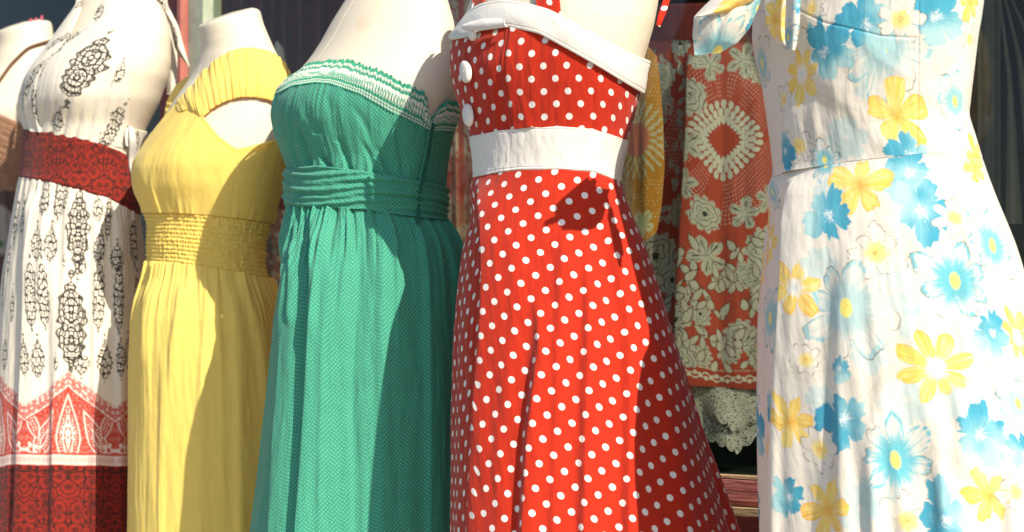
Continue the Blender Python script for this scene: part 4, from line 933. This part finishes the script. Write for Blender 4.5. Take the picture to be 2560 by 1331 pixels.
# ------------------------------------------------------------------ mannequin at the far left
d = 5.05
L = [(40, -12), (120, -14), (180, -40), (240, -110), (300, -165), (380, -170), (480, -150), (600, -160), (900, -190), (1331, -210), (HIDE, -215)]
R = [(40, 130), (60, 134), (110, 140), (160, 160), (220, 190), (290, 190), (380, 170), (480, 150), (520, 150), (700, 175), (900, 195), (1331, 215), (HIDE, 220)]
K = [(40, .95), (140, .8), (240, .62), (500, .72), (1400, .95)]
B = Body(d, L, R, K, 40, HIDE)
bx = (float(X_(20, d)), d, 0.0)
make_form(B, 'pale dress form with pink pins in its neck at the far left edge', [(-14, 78), (20, 66), (60, 56), (100, 50), (134, 54)], 520, bx)
pin_m = plain('pink_pin', (.7, .12, .22), .4, .0, 10, .1)
for (x, y) in ((75, 52), (103, 44), (88, 50)):
    pn = mk_tube('pin', [W3(x, y + 8, d), W3(x + 1, y + 2, d), W3(x + 2, y - 5, d)], [.001, .004, .0035], pin_m, None, 8)
    tag(pn, 'small pink headed pin stuck in the neck of the far left form', 'pin', 'pink pins in the neck'); 
dr = thing('smocked_dress', 'brown dress with smocked bodice and dark floral skirt behind the cream halter dress', 'dress', bx, 'sundresses on the row of dress forms')
br_m = cloth('brown_smocking', (.30, .155, .09), dot=[(.0085, .0022, .7, (.46, .28, .18), .001)], tint=.2, wrinkle=.4, wscale=(60, 60), transl=.1)
patch('bodice', B, br_m, dr, [(-165, 300), (0, 286), (30, 300), (45, 306), (190, 312)], [(-150, 478), (0, 480), (150, 486)], B.cols(160, 30), np.linspace(0, 1, 60), lambda c: .002 * np.abs(np.sin(c.t * np.pi * 12)) + .002 * (vnoise(c.th * 60, c.t * 12, 2) - .5), off=.003)
def pfar(c):
    p = Paint(c, (.10, .07, .055)); rng = np.random.RandomState(4); n = len(p.u)
    p.mix(np.arange(n), sstep((fbm(p.u * 14, p.v * 14, 3) - .5) * 8) * .6, (.5, .45, .38))
    for k in range(80):
        i = rng.randint(n); (fl_leaf, fl_yellow, fl_sketch, fl_leaf)[k % 4](p, p.u[i], p.v[i], rng.uniform(.012, .03), rng)
        j, x, y = p.sel(p.u[i] + .02, p.v[i], .02); p.mix(j, sstep((.012 - np.hypot(x, y)) / .004), ((.55, .18, .10), (.08, .15, .07), (.6, .3, .1))[k % 3])
    return p.out()
fdark = cloth('dark_floral_cotton', attr=True, tint=.08, transl=.08)
patch('skirt', B, fdark, dr, [(-150, 476), (0, 478), (150, 484)], float(Z_(HIDE, d)), B.cols(200, 40), np.linspace(0, 1, 200), lambda c: hang(c, 61, 22, .012, .08) + gathers(c, 63, 40, .004, .03, .2), off=.002, paint=pfar)
tie_m = cloth('brown_cord', (.14, .07, .035), tint=.1)
pts = smooth_poly([(-30, 240), (0, 203), (30, 160), (70, 120), (125, 102)], 24)
mk_tube('strap', [tuple(q) for q in B.at(pts[:, 0], pts[:, 1], .003)], .0042, tie_m, dr, 8)

# ------------------------------------------------------------------ things inside the window
def rose_print(p, x, y, R, rng, sq=1.0, base=(.62, .60, .46), ink=(.05, .06, .04), kind='rose', scale=1.0):
    u0, v0, e = p.locate(x, y)
    if e > 900: return
    R = R * scale * 1.22; i, dx, dy = p.sel(u0, v0, R * 1.2); dx = dx / sq
    if len(i) == 0: return
    r, a, pa, kid, rb, st, st2, sd = petals(i, dx, dy, R, 11 if kind == 'rose' else 5, rng, .74 if kind == 'rose' else .3, 2.2, .7, .05)
    m = sstep((rb - r) / (.002 / R)); p.mix(i, m, base)
    if kind == 'rose':
        sp = np.abs(((r * 4.2 + .35 * np.sin(a * 2.5 + sd) + .25 * np.sin(a * 5 + r * 6)) % 1) - .5); p.mix(i, m * sstep((.11 - sp) / .06) * sstep((.95 - r) / .2), ink)
        p.mix(i, m * sstep((.16 - r) / .05), ink)
    else:
        p.mix(i, m * sstep((.12 - np.abs(pa)) / .08) * sstep((.8 - r) / .2), ink); p.mix(i, m * np.clip((st2 - .68) * 6, 0, 1), ink)
def leafd(p, x, y, w, h, rot, scale, base=(.62, .60, .46), ink=None, vein=False):
    u0, v0, e = p.locate(x, y)
    if e > 900: return
    W = w * scale / 2; H = h * scale / 2; i, dx, dy = p.sel(u0, v0, max(W, H) * 1.1)
    if len(i) == 0: return
    X = (dx * math.cos(rot) + dy * math.sin(rot)) / W; Y = (-dx * math.sin(rot) + dy * math.cos(rot)) / H
    wd = np.clip(1 - Y * Y, 0, 1) ** .6 * (.8 - .3 * Y); ds = wd - np.abs(X) + .08 * np.sin(Y * 14)
    if ink: p.mix(i, sstep((ds + .22) / .1), ink)
    p.mix(i, sstep(ds / .12), base)
    if vein: p.mix(i, sstep(ds / .1) * sstep((.12 - np.abs(X)) / .08), (.05, .06, .04)); p.mix(i, sstep((ds - .1) / .1) * sstep((.14 - np.abs(((Y * 3 + np.abs(X)) % 1) - .5)) / .06) * .8, (.05, .06, .04))
CRD = (.72, .70, .55); RD2 = (.52, .085, .045)
d = 4.25
L = [(-160, 1700), (-100, 1668), (0, 1640), (60, 1628), (110, 1622), (300, 1606), (500, 1590), (700, 1584), (960, 1580), (1150, 1600), (1300, 1600)]
R = [(-160, 1900), (-100, 1915), (0, 1925), (60, 1930), (110, 1930), (300, 1942), (500, 1955), (700, 1965), (960, 1975), (1150, 1960), (1300, 1960)]
K = [(-160, .6), (300, .62), (900, .7)]
B = Body(d, L, R, K, -160, 1300)
bx = (float(X_(1790, d)), d, SILL)
dr = thing('wrap_dress', 'red dress with cream roses, sunburst medallion and lace hem seen through the window', 'dress', bx, 'printed dresses inside the window')
sc = d / F
def pred(c):
    p = Paint(c, RD2); rng = np.random.RandomState(7); al = np.arange(len(p.u))
    for (mx_, my_, wd) in ((1808, 352, 1.0), (1600, 345, .9)):
        u0, v0, e = p.locate(mx_, my_)
        if e > 900: continue
        x = (p.u - u0) / sc / wd; y = -(p.v - v0) / sc; 
        r = np.hypot(x, y); a = np.arctan2(y, x); r = r * (1 - .09 * np.cos(4 * a))
        far = (r < 190)
        ray = (vnoise(a * 9, r / 60, 3)); dr_ = np.hypot(((a * 18 + .5 * np.sin(r / 16)) % 1) - .5, ((r / 9.5) % 1) - .5)
        p.mix(al, far * sstep((r - 88) / 6) * sstep((.30 - dr_) / .1) * (ray > .32) * .8, (.75, .45, .36))
        for k, rr in enumerate((46, 62, 80)):
            n = 22 + 4 * k; aa = ((a * n / 6.2832 + .5 * k) % 1) - .5; tt = (r - rr) / 11
            ds = .52 * np.clip(1 - tt * tt, 0, 1) ** .5 * (1 + .25 * tt) - np.abs(aa) * (rr / 85 + .45)
            p.mix(al, sstep((ds + .07) / .05) * (np.abs(tt) < 1.02), (.30, .12, .03)); p.mix(al, sstep(ds / .06), CRD)
        p.mix(al, sstep((np.abs(r - 26) < 9) * 0), CRD)
    for x, y, R_, k in ((1762, 535, 40, 'rose'), (1915, 625, 50, 'rose'), (1640, 640, 56, 'rose'), (1700, 530, 40, 'rose'), (1722, 240, 44, 'rose'), (1660, 190, 34, 'rose'), (1655, 250, 36, 'leaf'), (1775, 160, 36, 'leaf'), (1860, 150, 40, 'leaf'), (1900, 180, 30, 'rose'), (1716, 360, 38, 'leaf'), (1705, 460, 36, 'leaf'), (1770, 640, 46, 'leaf'), (1862, 535, 36, 'leaf'), (1920, 500, 34, 'leaf'), (1604, 560, 36, 'leaf'), (1700, 110, 30, 'rose'), (1680, 700, 40, 'rose'), (1850, 840, 38, 'rose'), (1750, 785, 26, 'rose'), (1755, 890, 26, 'rose'), (1825, 880, 28, 'rose'), (1890, 700, 40, 'leaf'), (1850, 690, 30, 'leaf'), (1690, 800, 40, 'rose'), (1700, 900, 40, 'rose'), (1735, 150, 26, 'leaf'), (1905, 880, 36, 'leaf')):
        rose_print(p, x, y, R_, rng, kind=k, scale=sc)
    for k in range(260):
        x = rng.uniform(1600, 1960); y = rng.uniform(590, 925)
        u0, v0, e = p.locate(x, y); j = np.argmin((p.u - u0) ** 2 + (p.v - v0) ** 2)
        if p.col[j, 0] > .55 or p.col[j, 1] > .3: continue
        leafd(p, x, y, rng.uniform(16, 26), rng.uniform(26, 42), rng.uniform(-1, 1), sc, ink=(.16, .06, .03))
    for k in range(60):
        x = rng.uniform(1610, 1728); y = rng.uniform(110, 560); leafd(p, x, y, 16, 30, rng.uniform(-1, 1), sc, vein=True)
    u0, v0, _ = p.locate(1830, 948); y = -(p.v - v0) / sc; bm = sstep((14 - np.abs(y)) / 2)
    p.mix(al, sstep((y + 16) / 3), (.46, .07, .035))
    wv = np.abs(y - 8 * np.sin(p.u / sc / 8.5)); p.mix(al, bm * sstep((3 - wv) / 2), CRD); lf = np.hypot((((p.u / sc / 26.7) + .25) % .5 - .25) * 26.7 / 7, (y + 5 * np.sin(p.u / sc / 8.5)) / 6); p.mix(al, bm * sstep((1 - lf) / .3), CRD)
    p.mix(al, sstep(1 - np.abs(y + 20) / 2.5) * (((p.u / sc / 7) % 1) < .6) * .8, CRD)
    return p.out()
wr_m = cloth('rose_print_cotton', attr=True, tint=.08, wrinkle=.3, transl=.06)
def dwr(c):
    h = fold(c, [(1735, 120), (1732, 300), (1722, 500), (1712, 700), (1705, 980)], 10, 50, .035, 60, 1) + fold(c, [(1800, 130), (1806, 300), (1800, 500), (1800, 980)], 20, 24, -.008, 60, 1)
    h += fold(c, [(1640, 120), (1634, 500), (1630, 980)], 20, 26, .02, 60, 1) + fold(c, [(1880, 200), (1890, 980)], 16, 30, .010, 60, 1)
    return h + .004 * (fbm(c.th * 9, c.z * 6, 2) - .5)
hem = [(1580, 958), (1700, 962), (1800, 968), (1905, 976), (1975, 984)]
patch('skirt', B, wr_m, dr, [(1622, 96), (1700, 98), (1930, 104)], hem, B.cols(420, 30), np.linspace(0, 1, 560), dwr, off=.008, paint=pred)
yoke_m = cloth('red_yoke', (.22, .030, .022), tint=.1, transl=.06)
patch('yoke', B, yoke_m, dr, [(1668, 12), (1760, 10), (1915, 10)], [(1622, 99), (1700, 101), (1930, 107)], B.cols(120, 20), np.linspace(0, 1, 30), lambda c: .003 * (fbm(c.th * 9, c.z * 16, 2) - .5), off=.012)
th = B.cols(900, 20)
lace_m, lnt, lbs, lout = new_mat('lace')
tc = node(lnt, 'ShaderNodeTexCoord'); vo = node(lnt, 'ShaderNodeTexVoronoi', feature='DISTANCE_TO_EDGE'); vo.inputs['Scale'].default_value = 1; lnt.links.new(mapping(lnt, tc.outputs['UV'], (120, 140, 1)), vo.inputs['Vector'])
no = noise(lnt, 1.0, mapping(lnt, tc.outputs['UV'], (160, 160, 1)), 3)
lbs.inputs['Roughness'].default_value = .9
cc = mixc(lnt, maprange(lnt, no, .35, .65, 0, 1), (.42, .42, .32), (.66, .65, .52)); cc = mixc(lnt, maprange(lnt, vo.outputs['Distance'], .0, .12, 1, 0), cc, (.72, .71, .60)); lnt.links.new(cc, lbs.inputs['Base Color'])
bb = node(lnt, 'ShaderNodeBump'); bb.inputs['Strength'].default_value = .8; bb.inputs['Distance'].default_value = .004; lnt.links.new(vo.outputs['Distance'], bb.inputs['Height']); lnt.links.new(bb.outputs[0], lbs.inputs['Normal'])
holes = maprange(lnt, math_n(lnt, 'MULTIPLY', vo.outputs['Distance'], no), .10, .16, 0, .75)
lt = node(lnt, 'ShaderNodeBsdfTransparent'); lm = node(lnt, 'ShaderNodeMixShader'); lnt.links.new(holes, lm.inputs[0]); lnt.links.new(lbs.outputs[0], lm.inputs[1]); lnt.links.new(lt.outputs[0], lm.inputs[2]); lnt.links.new(lm.outputs[0], lout.inputs['Surface'])
def lacez(base, amp, per, small, sp, ph):
    xs = np.linspace(1570, 1990, 240); ys = np.interp(xs, [1570, 1720, 1770, 1830, 1850, 1905, 1990], base) + amp * np.abs(np.sin((xs + ph) / per * np.pi)) ** .6 + small * np.abs(np.sin((xs + ph) / sp * np.pi)) ** .5
    return list(zip(xs, ys))
patch('lace_trim', B, lace_m, dr, [(1580, 940), (1975, 960)], lacez([1060, 1060, 1090, 1115, 1125, 1080, 1040], 0, 60, 14, 26, 4), th, np.linspace(0, 1, 60), lambda c: .006 * np.sin(c.th * 14) * c.t, off=-.012)
patch('lace_trim', B, lace_m, dr, [(1580, 955), (1975, 975)], lacez([1000, 1020, 1020, 1062, 1068, 1030, 1010], 0, 60, 16, 30, 14), th, np.linspace(0, 1, 60), lambda c: .010 * np.sin(c.th * 11 + 1) * c.t + .003, off=-.002)
sl_m = cloth('slip_cotton', (.5, .5, .42), tint=.1)

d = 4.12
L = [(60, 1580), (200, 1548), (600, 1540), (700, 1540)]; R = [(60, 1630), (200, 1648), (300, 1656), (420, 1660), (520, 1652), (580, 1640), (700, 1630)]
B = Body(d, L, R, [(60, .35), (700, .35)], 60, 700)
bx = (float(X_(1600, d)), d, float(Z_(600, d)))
refl = thing('yellow_reflection', 'added orange printed cloth for a yellow image mirrored in the window glass beside the red rose dress', 'reflection', bx)  # added cloth, stands in for the yellow image mirrored in the glass
def porange(c):  # orange ground carries the mirrored yellow as cloth colour
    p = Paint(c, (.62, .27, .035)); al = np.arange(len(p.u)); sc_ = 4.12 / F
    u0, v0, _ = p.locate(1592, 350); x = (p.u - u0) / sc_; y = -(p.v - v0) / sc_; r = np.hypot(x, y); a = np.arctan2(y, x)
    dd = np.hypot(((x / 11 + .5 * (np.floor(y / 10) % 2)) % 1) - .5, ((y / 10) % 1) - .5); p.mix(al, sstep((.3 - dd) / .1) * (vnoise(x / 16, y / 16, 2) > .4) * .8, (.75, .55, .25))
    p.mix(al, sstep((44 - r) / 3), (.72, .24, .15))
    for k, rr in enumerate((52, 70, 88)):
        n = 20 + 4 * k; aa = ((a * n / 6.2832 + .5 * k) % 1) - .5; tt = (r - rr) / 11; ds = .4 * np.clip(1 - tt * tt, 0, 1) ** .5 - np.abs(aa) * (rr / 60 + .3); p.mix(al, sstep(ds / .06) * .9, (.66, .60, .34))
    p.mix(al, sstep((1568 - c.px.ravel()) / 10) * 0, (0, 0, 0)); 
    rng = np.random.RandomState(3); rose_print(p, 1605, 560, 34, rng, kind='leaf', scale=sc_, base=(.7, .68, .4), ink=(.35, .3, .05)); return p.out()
patch('cloth', B, wr_m, refl, [(1548, 140), (1600, 90), (1648, 150)], [(1540, 602), (1600, 606), (1636, 585), (1648, 560)], B.cols(200, 20), np.linspace(0, 1, 240), lambda c: fold(c, [(1612, 150), (1608, 620)], 8, 20, .008, 40, 1), paint=porange, off=.002)

d = 4.85
L = [(-60, 1060), (1000, 1040)]; R = [(-60, 1235), (300, 1240), (1000, 1270)]
B = Body(d, L, R, [(-60, .5), (1000, .6)], -60, 1000)
cf = thing('printed_dress', 'cream and coral printed dress glimpsed between the green and red dresses', 'dress', (float(X_(1150, d)), d, SILL), 'printed dresses inside the window')
def pcoral(c):
    p = Paint(c, (.58, .46, .34)); al = np.arange(len(p.u)); U = p.u * 22; V = p.v * 22
    n = np.abs(((fbm(U, V, 3, 2) * 4) % 1) - .5); p.mix(al, sstep((.17 - n) / .05), (.50, .08, .045)); f1, f2 = worley(U * .8, V * .8, 5); p.mix(al, sstep((.22 - f1) / .05) * .8, (.52, .13, .07))
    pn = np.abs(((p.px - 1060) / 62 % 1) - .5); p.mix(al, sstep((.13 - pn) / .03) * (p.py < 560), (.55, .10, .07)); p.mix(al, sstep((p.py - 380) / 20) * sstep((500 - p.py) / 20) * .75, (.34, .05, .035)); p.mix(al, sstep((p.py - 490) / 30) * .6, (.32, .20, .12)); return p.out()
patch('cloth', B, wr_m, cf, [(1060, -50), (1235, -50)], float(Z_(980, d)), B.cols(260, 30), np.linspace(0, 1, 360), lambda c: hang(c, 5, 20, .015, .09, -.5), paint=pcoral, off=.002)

d = 5.35
L = [(90, 684), (170, 682), (200, 668), (300, 620), (400, 610), (1000, 590)]; R = [(90, 706), (110, 714), (150, 716), (200, 735), (300, 770), (400, 765), (1000, 800)]
B = Body(d, L, R, [(90, .9), (300, .62), (1000, .8)], 90, 1000)
bx = (float(X_(690, d)), d, SILL)
make_form(B, 'small beige dress form inside the window behind the yellow dress', [(682, 102), (700, 108), (716, 118)], 520, bx, base_z=SILL - .015)
mf = thing('printed_dress', 'muted brown and grey floral dress behind glass between the yellow and green dresses', 'dress', bx, 'printed dresses inside the window')
def pmut(c):
    p = Paint(c, (.16, .075, .065)); rng = np.random.RandomState(8); n = len(p.u); al = np.arange(n)
    f1, f2 = worley(p.u * 38, p.v * 38, 3); p.mix(al, sstep((.34 - f1) / .1) * .8, (.27, .25, .20)); p.mix(al, sstep((fbm(p.u * 18, p.v * 18, 6) - .52) * 8) * .6, (.10, .09, .075)); f1, f2 = worley(p.u * 20, p.v * 20, 13); p.mix(al, sstep((.2 - f1) / .1) * .8, (.36, .17, .07)); return p.out()
patch('cloth', B, wr_m, mf, [(610, 520), (700, 524), (765, 530)], float(Z_(990, d)), B.cols(220, 30), np.linspace(0, 1, 200), lambda c: hang(c, 15, 22, .012, .08, -.5), paint=pmut, off=.004)
patch('bodice', B, cloth('maroon_bodice', (.10, .018, .022), tint=.1, transl=.0), mf, [(610, 300), (700, 310), (768, 300)], [(610, 522), (700, 526), (765, 532)], B.cols(100, 20), np.linspace(0, 1, 50), None, off=.003)

def curtain(name, label, mat, A0, A1, z0, z1, n, amp, seed, group=None, pinch=None):
    """cloth hung in folds between two ground points"""
    rng = np.random.RandomState(seed); C = 260; R = 40; s = np.linspace(0, 1, C); t = np.linspace(0, 1, R)
    dx, dy = A1[0] - A0[0], A1[1] - A0[1]; ln = math.hypot(dx, dy); nx, ny = -dy / ln, dx / ln
    w = np.abs(np.sin(np.pi * (s * n + .4 * np.sin(s * 9 + seed)))) ** .8 * amp * (.7 + .6 * vnoise(s * n, 0 * s, seed))
    T = t[:, None]; sx = s[None] + .012 * np.sin(T * 3 + s[None] * 20)
    if pinch: sx = pinch + (sx - pinch) * (.25 + .75 * np.clip(T * 1.6, 0, 1) ** .8)
    P = np.stack([A0[0] + dx * sx + nx * w[None] * (.6 + .4 * T), A0[1] + dy * sx + ny * w[None] * (.6 + .4 * T), z1 + (z0 - z1) * T + 0 * sx], -1)
    return tag(mk_grid(name, P, mat, None, uv=uv_of(P, C // 2), thick=.003), label, 'curtain', group)
cu_m = cloth('maroon_velvet', (.17, .030, .030), tint=.15, transl=0, sheen=.4)
cg_m = cloth('grey_gauze', (.34, .29, .20), tint=.15, transl=.2)
curtain('curtain', 'dark maroon curtain hanging behind the glass left of the green dress', cu_m, (float(X_(505, 5.9)), 5.9), (float(X_(900, 5.9)), 5.9), SILL, 2.5, 9, .05, 2)
curtain('curtain', 'narrow grey gauze drape hanging straight at the right behind the floral dress', cg_m, (float(X_(2447, 4.5)), 4.5), (float(X_(2504, 4.5)), 4.5), SILL, 2.5, 2, .02, 5)
swag = thing('gauze_swag', 'grey gauze swag fanning out from a knot in the top right corner', 'drape', tuple(W3(2490, -40, 4.35)))
for k, (x0, x1, y1, w) in enumerate(((2492, 2545, 560, 30), (2500, 2590, 400, 26), (2510, 2640, 300, 24), (2525, 2700, 200, 24), (2530, 2720, 60, 30))):
    sheet('strip', cg_m, swag, [(x0, -40), (.6 * x0 + .4 * x1 + 6, .4 * y1 - 20), (x1 - w, y1)], [(x0 + 5, -40), (.6 * x0 + .4 * x1 + 18, .4 * y1 - 24), (x1 + w * .4, y1)], 40, 12, lambda c: 4.35 - .02 * np.sin(np.pi * c.s) + .015 * k, .002)
